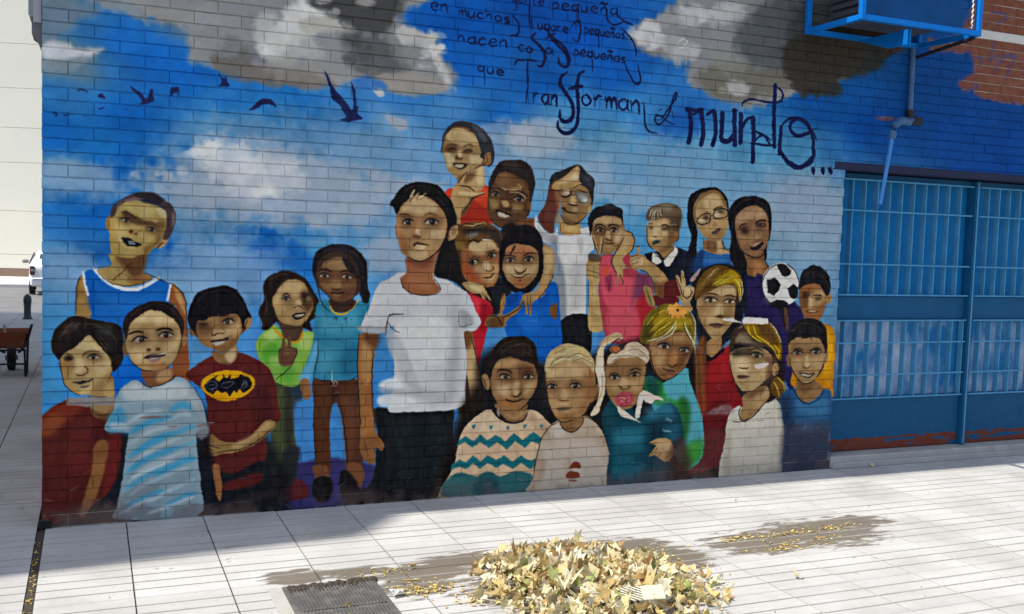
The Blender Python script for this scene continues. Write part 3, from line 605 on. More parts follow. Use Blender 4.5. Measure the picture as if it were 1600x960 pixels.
st('c99a2e', 14, '598 480 610 540 660 580 720 575 780 530 820 470')
f('3c2a22', '610 480 640 520 720 540 780 500 760 450 640 460', 8)
f('1d1a1f', '470 260 490 130 560 75 660 52 760 65 840 130 880 220 885 380 905 440 880 500 840 480 820 400 780 260 700 160 600 170 540 220 515 330 520 380 500 340', 6); f('3b3640', '560 80 700 65 780 110 660 110', 16, .4)
f('3a2a22', '500 340 520 180 620 110 740 130 820 260 830 400 760 470 640 490 560 420', 5); f('3c2a22', '600 470 640 560 740 560 800 480', 6)
f('6b4a36', '525 330 540 220 600 170 690 155 740 230 800 330 800 400 770 460 700 490 640 480 580 430', 4); f('9c7a54', '560 200 690 160 730 250 600 260', 18, .75); f('8f6b48', '530 340 610 340 600 400 550 390', 14, .7); f('a27e55', '620 330 680 340 690 390 610 385', 12, .7); f('8b6746', '700 340 790 340 780 390 710 390', 12, .5)
f('1d1a1f', '690 150 760 200 830 290 840 320 780 300 730 240', 8, .9)
eye(560, 292, 76, 36, 0, .0, brow='2a1b16'); eye(730, 302, 80, 34, 6, .0, brow='2a1b16'); st('402a1e', 8, '610 390 650 398 690 388'); st('2a1a16', 10, '615 425 660 430 710 415'); b('a98658', 655, 440, 34, 9, .7); b('9a774e', 650, 465, 26, 14, .4)
st(BL, 6, '500 330 520 400 530 470 560 530 600 560'); st('7a5434', 12, '842 305 850 310')
for l in ('630 615 650 605 655 630', '705 625 725 615 720 635', '760 622 775 622', '640 778 670 772', '685 790 700 782', '740 785 790 800'):
    st('15405a', 7, l)
st('15405a', 4, '575 580 575 620'); st('15405a', 6, '697 670 697 720')
view(400, 480, 4)
st('c8c2b8', 5, '480 400 475 460 490 480 470 500'); st('c8c2b8', 4, '490 460 510 480 490 500'); st('b0a79c', 4, '490 535 520 535')

view(400, 720, 4)
f('7a4a30', '350 40 430 30 460 90 440 130 380 120', 5); f('1c1618', '370 110 460 100 480 180 440 260 380 250 350 190', 8)
f('7a4a30', '570 30 650 20 680 100 640 170 600 150', 5); f('1c1618', '540 60 590 80 640 150 650 230 560 240 520 160', 8)
f('6a2320', '150 150 260 110 330 170 310 230 180 250 140 220', 10, .9); f('3f4a34', '60 -80 150 -90 160 250 70 260', 10, .9); f('222428', '170 -60 270 -80 240 130 170 140', 10, .8)
view(400, 480, 4)
# the tall boy in the white shirt
f('191b1e', '740 640 900 640 1210 600 1230 800 1240 1180 900 1240 560 1260 600 1150 720 1100 760 800', 5); f('172126', '850 760 1150 700 1200 1000 900 1100', 60, .5)
f('8f5f38', '650 170 760 165 740 280 730 450 735 640 750 780 800 850 790 900 750 880 740 980 680 960 645 870 650 700 640 500 638 260', 3); f('b58c5e', '660 240 720 240 725 440 690 480 660 400', 14, .7); f('5b3823', '680 160 770 165 750 260 690 230', 14, .7); f('a06a3c', '655 600 725 640 740 780 690 820 655 760', 18, .6); st(BL, 6, '645 170 636 300 642 500 652 700 645 860'); st(BL, 6, '730 270 728 450 735 640 750 770'); st(DK, 7, '690 860 700 930'); st(DK, 7, '740 880 760 940')
f('30190f', '1240 380 1300 300 1350 600 1350 720 1290 700 1250 560', 10, .9); f('5b3620', '1250 500 1310 480 1340 700 1280 680', 14, .7); f('b08c5e', '1275 150 1340 140 1370 260 1400 420 1415 640 1400 700 1350 690 1330 480 1290 320', 3); f('70432c', '1280 130 1340 130 1350 220 1290 280', 14, .8); f('c6a67a', '1300 300 1360 290 1395 460 1400 640 1370 640', 14, .6); st(DK, 6, '1345 180 1372 290 1402 430 1416 640')
view(590, 270, 5.3333)
f('c6c6c8', '0 950 100 880 230 825 470 865 560 885 680 960 760 1020 820 1160 860 1240 800 1320 720 1330 740 1500 730 1800 680 1960 200 2000 90 1985 110 1900 140 1700 130 1400 140 1270 60 1330 -60 1330 -140 1290 -60 1100', 3)
view(400, 480, 4)
f('a2a4a8', '640 120 800 130 800 160 720 168 645 150', 6, .8); f('a9abb0', '1220 0 1270 20 1280 200 1260 400 1230 560 1190 560 1200 300', 18, .7); f('8e9094', '1280 10 1350 60 1350 110 1290 130', 8, .6); f('dedede', '860 120 1180 60 1200 300 1000 420 880 320', 40, .6); f('b2b4b8', '810 120 900 200 980 380 1040 560 980 540 880 360 820 250', 10, .7); f('dfe0e0', '780 470 880 440 920 500 860 520 780 500', 8, .8); f('dcdddd', '770 560 900 540 1000 600 860 630 770 620', 8, .8); f('aeb0b2', '780 500 960 520 1000 560 800 545', 8, .6); f('a8aaae', '930 460 1040 500 1180 540 1180 590 1040 580', 12, .5); st('4a4a4c', 8, '810 180 820 90 840 50 920 45'); st('5c5c5e', 6, '820 95 860 140 900 160'); st('6a6a6c', 5, '1270 20 1275 120 1350 100'); st('e8e8e6', 8, '700 80 790 70', .6); b('d8d4c8', 1040, 150, 90, 30, .4)
view(590, 270, 5.3333)
f('955f3f', '250 690 240 830 190 880 220 960 300 1010 420 1020 520 970 470 880 520 650', 3); f('6f402c', '255 700 430 700 470 660 440 780 300 780', 16, .7); f('a8714a', '270 880 440 880 440 960 300 960', 24, .5); st('d9d2c4', 8, '520 650 490 740 462 890', .9); st('3b2a22', 7, '190 880 215 950 300 1010 430 1022 525 975 470 880')
f('1a1718', '135 290 150 190 215 115 300 80 420 85 500 110 560 180 620 250 650 380 600 480 560 640 500 760 480 840 600 860 680 930 640 780 640 500 560 300', 5); f('1a1512', '510 660 590 480 640 600 700 860 600 870 480 850', 12, .95)
f('1a1718', '480 120 570 190 640 300 660 420 620 620 680 900 560 880 480 840 520 640 580 440', 8); f('7d5a3c', '165 400 180 260 300 150 480 190 560 320 570 460 500 650 340 735 220 650', 4)
f('a57f57', '160 380 165 540 200 650 260 710 340 745 420 715 500 660 555 560 580 440 560 350 500 280 430 210 300 190 210 280', 3); f('c0a277', '210 300 300 210 420 215 500 290 470 340 330 340 230 340', 14, .7); f('96613f', '170 480 220 520 260 680 200 640', 16, .6); f('8a5b3c', '290 480 330 380 310 520 270 560', 14, .4); f('c8ac80', '440 480 550 460 540 560 450 540', 18, .6); f('c3a475', '260 650 400 640 400 715 300 715', 14, .6); f('9b6645', '190 360 330 370 320 440 200 460', 20, .35)
f('1a1718', '135 290 150 190 215 115 300 80 420 85 500 110 560 180 600 270 580 380 545 320 480 240 400 190 300 190 240 230 190 300 165 350', 5); f('cbb48c', '265 200 300 145 312 150 290 200', 2, .9); f('cbb48c', '320 190 345 165 335 195', 2, .9); f('cbb48c', '360 200 405 165 380 205 350 225', 2, .9); strands('1a1718', 8, ['300 190 270 235', '340 200 325 230', '385 205 350 225', '430 200 420 215'])
f('b08c62', '590 500 620 450 670 440 675 500 630 560 590 570', 3); st('4a2f20', 8, '600 560 590 500 620 455 670 440 672 500'); b('7a5238', 635, 490, 18, 30, .5)
st('4a2f22', 12, '180 352 220 345 262 355'); st('6a4630', 16, '390 350 440 340 500 360', .8); eye(250, 412, 80, 48, -4, .06); eye(450, 412, 110, 50, 0, .06)
f('6e4630', '295 530 330 515 370 535 350 548 310 545', 4, .9); f('c9ae86', '320 470 350 480 355 520 325 515', 6, .7); f('3a251c', '296 600 325 582 372 588 430 603 390 607 340 600 308 612', 3, .9); f('c8ab80', '308 618 345 604 405 610 372 640 322 638', 4, .9); st('6e4a34', 7, '318 650 350 655 385 645', .6); st(DK, 9, '250 700 340 740 420 715 500 655 560 560'); st(DK, 7, '160 440 165 540'); f('8f6a48', '150 440 165 430 165 510 152 500', 2)

view(0, 0, 1)
f('1a1719', '60 740 320 640 430 700 420 830 60 850', 12, .9)

# boy with the winged emblem on his shirt
view(280, 430, 4.8)
f('5a211d', '50 760 120 690 240 610 430 580 560 620 660 690 720 800 740 960 760 1080 640 1180 660 1290 600 1480 380 1500 250 1480 220 1300 200 900', 4); f('43181a', '540 860 640 820 700 1000 640 1150 560 1100', 30, .6); f('6b2620', '120 720 240 640 300 700 200 800', 24, .5); f('5f1e18', '330 1080 560 1040 560 1250 350 1200', 40, .6); f('16181f', '250 1460 400 1490 650 1400 660 1800 300 1800 240 1640', 14, .95); b('5f2822', 640, 760, 40, 70, .4)
f('4a3526', '90 400 110 260 300 150 480 220 530 360 470 440 380 550 260 560 140 480', 5)
f('8f6b48', '130 440 150 500 200 540 260 560 330 580 380 540 430 520 470 420 470 330 440 290 200 300 130 360', 3); f('b59469', '250 420 330 400 440 350 460 430 400 480 260 500', 16, .7); f('6b4a33', '130 380 230 350 230 440 150 460', 16, .6); f('86603f', '250 570 330 585 380 540 430 530 440 600 400 660 340 675 270 640', 4); f('c0a478', '340 600 420 535 430 600 380 660', 10, .8); f('8a5a38', '240 530 320 520 350 560 320 585', 12, .6)
f('161318', '62 330 80 240 120 160 180 110 270 90 350 78 430 110 480 180 510 260 540 320 520 380 480 400 450 310 400 290 340 310 250 310 190 340 130 350 110 440 85 400', 4); strands('b08f66', 5, ['300 285 298 310', '390 290 385 305', '215 300 225 330']); f('9a7a54', '490 360 510 320 540 330 540 370 500 420', 3); st(DK, 6, '515 330 498 380 500 410'); f('7c5c40', '70 400 110 430 100 470 75 440', 4)
eye(370, 352, 78, 34, -4, -.05); b('2c1f1a', 170, 370, 36, 16, .8); st('2a1c16', 8, '330 345 370 325 410 335'); st('3b281c', 8, '235 430 250 455 300 440 345 445'); st('4a3222', 5, '260 380 240 430'); st('4a3222', 5, '310 380 350 430'); st('4a3222', 4, '270 385 300 380'); f('2e1c16', '235 500 300 490 375 470 350 500 300 525 260 520', 3); f('b4a88f', '250 510 320 500 355 485 340 508 290 530 255 522', 2); st(DK, 6, '300 500 360 490'); st(DK, 6, '375 470 400 455')
f('d2931a', '168 830 190 780 260 735 350 718 450 722 540 755 572 800 560 850 500 900 420 935 330 942 250 915 190 875', 2)
f('151214', '190 830 230 790 290 750 275 780 300 800 330 770 328 740 345 770 360 772 380 745 385 780 440 770 460 745 520 760 552 805 540 850 480 885 455 850 430 880 410 860 380 910 350 870 320 880 290 860 250 890 210 865', 1.5, sm=False)
st('d2931a', 11, '175 810 200 775 270 735 360 722 460 726 540 758 566 805 550 850', taper=False)
for l in ('205 830 230 800 270 800 290 830 250 855 215 840', '220 820 280 830', '210 845 270 815', '310 830 340 805 400 800 405 815 360 840 315 842', '470 830 490 790 510 800 490 840', '460 850 500 800 515 830 480 850', '230 860 260 850 240 880'):
    st('8b8790', 5, l, .8)
f('9a7448', '200 1230 240 1190 330 1250 480 1240 560 1180 650 1090 700 1090 720 1130 600 1250 430 1330 330 1340 250 1360 190 1330', 4); f('c0996a', '400 1270 560 1190 650 1110 690 1120 560 1230 430 1300', 12, .6); st(DK, 6, '250 1340 350 1320 480 1300 620 1220 720 1120'); st(DK, 6, '210 1260 260 1290 300 1300'); st(DK, 6, '205 1290 260 1320'); f('1c1416', '180 1180 230 1190 230 1290 270 1440 190 1400', 14, .85); f('9c6238', '250 1430 300 1430 320 1560 315 1680 290 1680 265 1560', 5)
f('8d1f18', '340 1560 600 1480 600 1560 360 1620', 12, .5)

# boy in dark red at the corner
view(60, 480, 6)
f('58201b', '-20 1180 20 1040 100 960 180 910 300 860 480 900 740 960 780 1100 760 1500 600 1800 300 1980 -20 1980', 6); f('7a3022', '20 1050 160 930 330 880 400 960 240 1080 60 1200', 30, .8); f('8f4a24', '0 1120 120 1000 240 1040 160 1180 20 1220', 26, .6); f('6e2422', '300 1200 600 1180 560 1500 300 1500', 60, .6); f('431618', '540 1050 640 1100 620 1400 520 1500', 40, .5); f('7a2422', '640 1280 780 1240 720 1600 600 1760', 30, .7)
f('9a7a50', '540 740 690 640 715 840 740 960 660 1040 520 1020 480 860', 5); f('bb9a68', '600 760 690 700 700 840 640 880', 14, .6); f('5b3a26', '480 960 620 1000 720 950 740 1040 600 1060', 14, .7)
f('5c452e', '190 500 220 300 380 160 640 220 700 480 680 640 520 815 330 790 230 650', 5)
f('ab8d5f', '205 480 215 600 250 720 320 800 390 825 500 820 600 760 660 660 695 560 660 460 560 350 480 270 380 330 250 430', 3); f('c5a979', '340 380 470 290 560 370 640 450 560 430 460 410', 14, .7); f('88673f', '220 490 330 500 330 600 250 700 230 600', 16, .5); f('c3a778', '540 540 660 520 640 620 560 650', 18, .7); f('94734a', '560 700 660 620 600 760 520 810 440 810', 14, .6); f('c0a474', '400 760 500 740 480 810 400 815', 12, .6)
f('221b19', '125 400 130 250 200 160 300 95 400 90 530 120 700 150 780 200 800 400 790 500 720 600 690 580 690 480 620 420 540 320 480 262 400 320 330 380 250 430 200 480 175 490', 6); f('4a4038', '230 180 330 140 380 180 290 230 220 250', 16, .6); f('3f4444', '540 170 690 180 660 250 560 240', 20, .5); strands('6b5a48', 7, ['240 240 270 180 320 150', '340 220 360 170 400 150', '430 200 440 160', '560 290 600 360 640 410'])
b('3a2a1e', 275, 480, 48, 24, .9); eye(520, 470, 110, 40, 0, -.05); b('1d1512', 280, 484, 22, 15, .9); st('4d3826', 12, '240 440 290 450 320 470', .8); st('4d3826', 14, '410 470 440 430 500 412 570 420', .8)
f('c4a878', '350 500 410 500 430 600 360 620', 14, .6); st('5b4028', 11, '345 630 400 642 455 620 460 580 430 560'); f('2b2522', '310 690 360 700 410 688 460 690 520 668 480 700 430 715 370 716', 3); f('4e4846', '390 745 440 738 480 735 450 755 410 758', 4, .9); st(DK, 7, '208 520 218 610 250 730 330 805 390 828'); st(DK, 6, '690 520 690 560')
f('8d8580', '255 850 470 838 720 840 720 920 560 920 450 940 380 925 255 920', 4, .9, sm=False); st('2a2220', 7, '460 848 500 842 560 845 640 840', .8)
f('97653a', '530 1290 640 1250 650 1400 600 1600 540 1780 440 1960 380 1960 420 1800 500 1560', 14, .9)

# boy in the pale blue shirt
view(160, 460, 6)
f('8ea6b0', '140 930 200 860 310 810 440 860 660 780 760 790 900 920 960 1100 990 1300 900 1340 880 1300 900 1600 920 1800 890 2080 150 2110 130 2000 190 1700 240 1340 220 1300 60 1290 20 1240 100 1080', 4); f('c2cacc', '200 880 330 840 440 890 640 820 780 840 800 960 600 1000 300 1000 200 960', 24, .85); f('3f8fb4', '60 1150 160 1050 220 1150 200 1280 60 1290', 24, .75); f('c4ccd0', '80 1200 220 1210 230 1260 90 1270', 14, .7)
for l in ('240 1200 420 1110 560 1090', '260 1400 440 1290 700 1220', '300 1560 480 1450 720 1350', '240 1760 460 1600 760 1480', '260 1880 520 1720 800 1620', '540 1880 760 1780 860 1740', '600 1180 760 1120 820 1140', '420 1900 640 1830'):
    st('b9ccd6', 40, l, .55, soft=14); 
for l in ('260 1300 440 1200 640 1150', '240 1660 440 1530 700 1440', '500 1700 760 1560 860 1540', '640 1080 760 1040 820 1060', '300 1480 480 1370 660 1300'):
    st('3a9cc6', 56, l, .8, soft=18)
for l in ('250 1520 420 1420 600 1350', '230 1820 420 1690 640 1600', '640 1330 780 1260 860 1240', '600 1980 760 1900 880 1860', '200 2010 400 1900 560 1840', '700 1440 860 1380'):
    st('4aa6cc', 44, l, .75, soft=14)
for l in ('160 2060 360 1960 560 1890', '420 2060 640 1980 860 1900', '280 1720 460 1640 620 1560'):
    st('cdd8de', 34, l, .7, soft=12)
f('8f9aa2', '820 900 900 980 960 1160 980 1300 900 1330 880 1120', 16, .6); f('b9bfc2', '780 860 880 960 900 1100 820 1000', 20, .6); st(DK, 6, '870 880 950 1040 985 1240'); f('77777a', '880 1300 1000 1240 990 1330 920 1360', 10, .7)
f('7d5338', '380 690 380 800 440 865 600 830 680 780 640 700 600 660', 3); f('b58d62', '540 720 640 700 650 790 560 830 500 810', 14, .7); st(DK, 8, '350 815 430 868 560 845 660 790 685 760')
f('5c452e', '200 420 240 220 420 110 640 140 750 320 730 520 600 690 380 700 260 570', 5)
f('ad8d60', '215 420 250 560 300 660 380 705 500 710 600 680 680 610 720 500 740 380 700 270 600 190 480 150 350 180 270 260', 3); f('c8ac7c', '290 250 380 180 500 155 620 210 680 260 500 270', 16, .8); f('94714a', '240 290 400 280 520 330 400 340 250 370', 18, .5); f('c3a676', '270 500 380 490 400 600 320 640', 20, .7); f('c3a676', '600 440 710 420 690 520 600 560', 18, .6); f('9a6a44', '430 650 600 640 560 700 450 705', 14, .7); f('7e5a3c', '190 480 220 470 245 580 210 560', 5); f('a07a52', '745 420 790 400 800 440 760 490', 4)
f('221a1b', '215 420 190 300 230 190 330 110 440 70 560 68 660 100 740 200 770 280 745 400 720 300 680 250 600 190 480 152 380 170 300 230 250 300 235 400', 6); f('3a2a26', '660 120 740 210 750 290 690 230', 14, .6)
eye(350, 428, 130, 54, -8, .12); eye(595, 382, 130, 54, -4, .02); st('2a1d18', 20, '245 378 290 355 340 350 375 362'); st('2a1d18', 20, '512 340 560 322 620 325 660 345')
b('4b3424', 435, 520, 20, 14, .9); b('4b3424', 516, 516, 22, 14, .9); st('6e4d34', 8, '410 530 440 540'); f('3a2a28', '385 598 430 570 500 560 590 562 560 585 480 595 420 605', 3); f('d6cabb', '430 580 500 568 590 545 580 562 500 572', 3, .9); f('8a6a5e', '430 605 500 595 550 590 520 630 450 635', 5, .9); f('b3a096', '450 600 520 596 500 608 460 612', 3, .8); st(DK, 5, '500 590 560 580')
st(DK, 6, '225 570 300 660 380 712 470 715')
view(0, 720, 4)
f('', '560 300 800 300 900 270 1000 310 1250 280 1260 370 800 400 300 440 260 400 480 370', 30, .6, rough=60, cov=0.2); f('', '890 150 1000 160 920 220 800 250 740 240', 10, .5, rough=10, cov=.3)
f('', '240 350 480 330 700 330 700 390 240 450', 30, .5, rough=60, cov=.3)
view(0, 480, 4)
f('', '880 690 960 682 1080 684 1060 694 900 696', 3, .9, rough=5, cov=.1); f('', '1030 745 1110 740 1090 750', 3, .9, cov=.1); f('', '1230 740 1330 720 1330 735 1240 752', 4, .8, rough=4, cov=.2)

# dark gaps between the front figures
view(0, 0, 1)
f('17100e', '742 600 752 556 800 540 870 570 1000 530 1110 560 1140 640 1160 760 1000 790 900 790 690 800 700 700 720 640 742 600', 10, .94)

# child in red with fair hair, V sign behind
view(980, 400, 4.8)
f('17181f', '480 200 560 100 760 60 860 140 900 300 860 480 780 560 700 700 560 700 500 520 470 380', 14, .9)
f('7d1418', '600 760 720 700 780 680 840 800 900 1000 860 1240 760 1500 560 1620 400 1600 420 1300 520 1000 560 860', 6); f('a01c20', '690 720 770 700 780 900 680 960 600 900', 26, .7); f('481418', '560 1200 760 1100 740 1500 500 1600', 40, .6); f('30100f', '500 700 600 740 580 900 520 1100 500 900', 16, .7)
f('17181f', '490 260 540 120 700 60 850 120 880 300 840 520 760 640 600 660 520 520', 8);
f('9c744a', '600 640 700 600 700 690 640 760 600 740', 5); f('171116', '600 740 640 760 720 690 720 720 640 780 600 790', 5)
f('6d4e33', '525 380 540 240 660 140 800 170 820 340 780 500 690 615 600 570', 4)
f('a6865a', '520 360 530 460 580 560 640 620 690 620 740 560 800 480 810 340 800 230 700 230 600 280 540 300', 3); f('c2a476', '640 270 790 230 800 310 700 310 620 300', 16, .7); f('8a6540', '530 380 620 380 640 480 600 560 540 460', 16, .5); f('c0a06e', '560 440 650 440 640 510 580 500', 18, .6); f('82603f', '720 400 800 380 780 480 720 500', 16, .6)
f('6a4a22', '510 330 520 220 560 140 640 80 720 75 800 110 860 180 865 280 840 350 830 260 800 220 700 230 600 280 550 310', 4); f('b08e22', '640 210 720 130 800 110 850 180 840 300 800 210 700 220', 10, .8); f('8e6f3c', '540 250 580 160 660 100 700 110 600 200', 10, .6)
strands('d9c25a', 6, ['620 250 700 190 780 150', '660 230 740 180 800 160', '700 220 760 190', '820 190 850 250 840 330', '800 170 840 220 850 280']); strands('3b2812', 6, ['560 270 620 220 680 180', '600 260 680 210 760 160', '690 150 760 120', '640 160 700 110', '560 200 620 130']); strands('cfc6b4', 6, ['640 120 690 90', '600 170 650 120', '850 180 868 260 845 345'])
st('3a281a', 9, '585 295 630 285 680 300'); eye(625, 332, 90, 32, 6, -.02, white='c2ad88'); st('3a281a', 9, '730 305 770 295 810 310'); eye(770, 345, 84, 32, 4, .0, white='c2ad88')
f('c4a678', '670 370 710 370 715 440 660 450', 10, .7); f('553a26', '660 455 690 445 725 460 700 472', 5, .85); f('6b4a3c', '612 512 660 508 725 515 700 540 660 548 630 530', 5, .9); st('2c1f1a', 7, '610 513 655 517 690 514 726 517'); b('b58f60', 665, 565, 36, 10, .5); st(DK, 6, '520 400 560 520 620 600')
f('ad8c5e', '360 160 385 150 410 210 400 120 420 118 440 200 440 230 500 230 500 290 470 350 490 400 440 440 420 370 380 320 375 300 400 290', 3); st(DK, 6, '365 165 400 240 410 300'); st(DK, 6, '405 125 432 210'); st(DK, 6, '430 240 420 290 440 320'); st(DK, 6, '470 250 490 280 450 320 435 310'); st(DK, 6, '375 310 420 330'); f('c5a67a', '420 230 480 235 470 290 430 290', 8, .6); f('c5a090', '470 180 540 100 550 110 500 190', 5, .8)

# child with the flower and the green and turquoise top
f('4fa0ac', '260 960 440 840 470 940 560 1200 570 1480 480 1600 420 1580 300 1400 140 1000 120 940 180 900', 4); f('2f8a2c', '130 930 250 940 300 1060 420 1100 430 1180 340 1240 260 1160 140 1020', 18, .9); f('23622c', '400 1060 470 1120 450 1360 400 1380 380 1200', 16, .85); f('2f9a34', '420 1440 560 1380 560 1500 460 1600 400 1560', 18, .85); f('123c42', '140 900 200 890 260 1000 200 1060 140 1000', 18, .7)
f('5c4028', '130 660 160 500 300 420 460 480 505 640 470 760 370 880 250 910 180 800', 4)
f('8f6844', '165 680 170 780 210 880 260 930 310 935 370 890 440 830 480 720 500 640 420 570 300 590 200 620', 3); f('b48e60', '190 690 270 700 280 800 210 830', 20, .7); f('b8925f', '330 600 440 580 420 640 330 650', 14, .5); f('a0673c', '310 720 380 700 370 820 310 800', 16, .7); f('6f4a30', '400 720 470 720 430 820 380 840', 16, .6); f('6b4a32', '230 860 330 900 370 870 300 935', 14, .5)
f('7a6428', '95 640 110 540 160 430 250 370 340 360 440 400 500 480 515 600 510 720 480 640 400 560 330 580 220 630 150 660', 4); f('a88a28', '180 480 300 400 420 430 480 520 420 540 300 560 200 600', 16, .7); f('46391c', '110 560 180 480 200 600 130 650', 14, .6)
strands('d8cfae', 8, ['150 640 260 610 330 550 370 490', '220 640 320 600 370 520', '430 500 450 580 500 650', '480 430 510 500 505 640 515 740', '440 540 480 620 510 700']); strands('c9ac3c', 7, ['170 570 240 500 300 470', '190 610 270 540 330 500', '470 480 490 560', '150 520 210 440 280 410']); strands('3b2f14', 6, ['160 610 230 550 290 500', '210 590 290 540 340 500', '180 500 230 440', '420 500 440 570 480 640', '200 450 260 400'])
f('d6974a', '298 400 320 365 345 370 370 345 385 370 410 362 420 385 470 390 445 410 470 430 430 440 435 475 400 450 385 475 360 450 330 480 330 440 300 435', 2, sm=False); b('2a1c14', 378, 408, 9, 9, 1, 0, .7); st('5a3a18', 4, '430 440 450 425 470 430'); st('5a3a18', 4, '330 440 325 475'); st('5a3a18', 4, '270 430 300 440 310 410')
st('3f2a1c', 8, '230 665 270 655 320 670'); eye(282, 678, 90, 40, 10, .0); st('3f2a1c', 8, '390 700 430 685 470 690'); eye(430, 708, 80, 34, 8, -.12); f('c08c5c', '330 730 370 720 370 800 320 800', 10, .6); st('4a2c1c', 10, '300 815 340 835 375 815'); f('6e4a3c', '264 846 290 850 330 850 358 866 330 888 292 884 284 866', 5, .9); st('2c1f1a', 7, '262 846 295 858 325 860 358 868'); b('a8825a', 310, 905, 26, 9, .5); st(DK, 7, '170 700 180 790 230 900 290 936 370 895 450 820')
f('7b4722', '530 660 570 600 590 640 585 900 590 1160 560 1180 540 900', 12, .8); f('7d5c30', '505 700 530 740 540 1100 525 1100', 8, .7)

# girl in white with the fair ponytail
view(1080, 480, 4.8)
f('c9c2b2', '270 850 300 780 370 740 480 800 590 665 640 700 700 780 725 900 715 1000 710 1320 235 1330 250 1000', 4); f('d9d3c6', '320 900 560 860 660 960 560 1150 330 1150', 50, .5); f('a79a86', '690 860 725 900 705 1240 660 1240', 14, .6); f('b3a48c', '250 1000 300 960 290 1250 240 1250', 14, .5)
f('221a1c', '290 300 340 150 520 90 650 180 690 380 700 560 640 680 560 720 400 700 330 560', 8)
f('9a774e', '395 660 390 740 370 780 370 830 400 858 450 820 540 740 590 660 560 590', 3); f('bf9f72', '480 660 560 620 560 700 470 780', 16, .5); f('6e4c33', '400 650 560 590 540 640 440 690', 14, .6); st('2d2018', 9, '378 740 358 790 368 840 400 858 450 830 510 770 560 710')
f('6a4a24', '600 580 640 520 690 560 712 640 720 720 690 750 640 680 600 640', 8); strands('c9a83a', 8, ['650 530 690 580 700 640', '620 560 650 620 660 680']); strands('54361a', 7, ['620 600 640 680 690 740', '660 620 690 690'])
f('ad8f64', '300 340 300 470 330 560 380 630 450 630 540 570 600 500 610 400 560 320 420 300', 3); f('c8ac80', '330 400 440 400 440 480 360 500', 20, .7); f('94714a', '320 520 380 620 450 630 400 570', 14, .5); f('b8986a', '450 460 560 460 540 560 460 560', 22, .6); f('6b4a33', '550 380 640 380 620 520 560 580 570 460', 14, .6); f('a07a52', '615 440 650 420 662 470 640 510 612 510', 4); st(DK, 6, '650 425 660 470 630 505'); st(DK, 5, '625 450 640 470')
f('3f2e22', '285 330 300 210 350 140 420 95 520 80 620 130 670 220 685 330 680 400 650 400 600 330 500 270 400 260 330 280 310 320', 6); f('96701e', '400 130 520 110 620 150 670 260 675 390 640 380 620 320 500 250 420 190', 8, .9); f('5c3f22', '500 130 610 160 650 280 560 250', 14, .8); strands('d9b93a', 8, ['420 140 440 200 520 260', '460 130 500 220 600 290 650 380', '620 280 660 330 655 390', '430 160 460 230']); strands('cfc8b8', 7, ['590 120 640 180 675 270', '350 160 400 130']); f('a8906a', '330 260 360 200 420 200 460 250 540 290 480 290 380 270', 12, .6)
f('241c1a', '310 325 340 308 430 300 460 325 450 360 400 368 330 345', 10, .6); eye(492, 360, 80, 40, 8, .02); b('2c2320', 340, 352, 30, 16, .8); st('2c2320', 8, '440 320 490 310 540 330')
f('ddd6cc', '380 100 400 80 470 75 575 82 580 125 480 128 385 128', 4, .95, sm=False); f('d6cfc6', '235 92 300 85 350 105 378 118 300 112 250 108', 4, .9); st('b9b2a8', 5, '400 90 570 100', .6); f('d9c8c0', '480 430 560 420 585 425 550 460 490 462', 5, .85); st('d9c8c0', 5, '550 460 525 505')
f('c9ac80', '370 410 410 410 430 450 375 455', 10, .7); st('5c412d', 10, '360 455 400 462 435 455'); f('4a352c', '345 515 380 510 440 520 400 535 355 535', 4, .9); st('bda07a', 7, '370 550 420 548'); st(DK, 6, '300 400 302 480 335 570 385 635 450 630')
f('9a8a86', '130 790 200 740 290 740 320 780 260 800 150 805', 14, .6, rough=14)
for l in ('140 800 160 780', '180 805 230 750', '240 760 270 790', '200 790 180 770'):
    st('c9c0ba', 5, l, .6)
st('5b4a38', 7, '310 860 360 862 380 855'); st('5b4a38', 6, '430 858 540 850'); st('5b4a38', 6, '560 800 590 795'); st('6a5a46', 4, '552 880 552 920'); st('6a5a46', 4, '655 800 655 850')

# boy in blue by the gate
view(1180, 400, 4)
f('255079', '160 880 240 830 330 870 420 840 480 890 480 1400 190 1420 180 1100', 8); f('3a74a0', '260 890 400 880 460 900 440 1000 280 980', 30, .7); f('16283f', '190 1050 320 1080 460 1060 475 1400 190 1400', 40, .8); f('14243c', '160 890 220 900 220 1050 180 1050', 22, .7); f('3f566e', '260 1060 440 1040 450 1090 280 1110', 20, .4)
f('8d6a46', '250 830 270 780 370 780 420 830 380 890 320 915 270 890', 4); f('6a4a32', '270 780 370 785 330 850 280 840', 12, .6); st('1b2738', 7, '235 830 270 890 330 925 400 890 430 835')
f('3a2a20', '210 640 215 480 310 410 420 440 450 560 430 690 370 770 270 770', 4)
f('9a7850', '215 520 212 620 230 710 270 770 320 798 370 775 420 690 445 600 440 520 330 500', 3); f('8a6846', '225 540 330 530 320 600 230 610', 18, .4); f('bd9d70', '340 620 420 610 400 690 340 700', 18, .5); f('b59468', '230 640 290 640 290 710 250 710', 14, .5); f('7e5c3e', '195 630 215 620 225 690 200 680', 4); f('8d6a46', '445 610 458 600 450 660 430 680', 4)
f('1b1718', '205 560 205 480 250 420 310 390 380 395 435 440 450 520 445 610 425 560 400 515 340 510 310 520 270 510 225 530', 5); strands('1b1718', 9, ['240 530 245 510', '290 525 295 505', '350 520 350 500'])
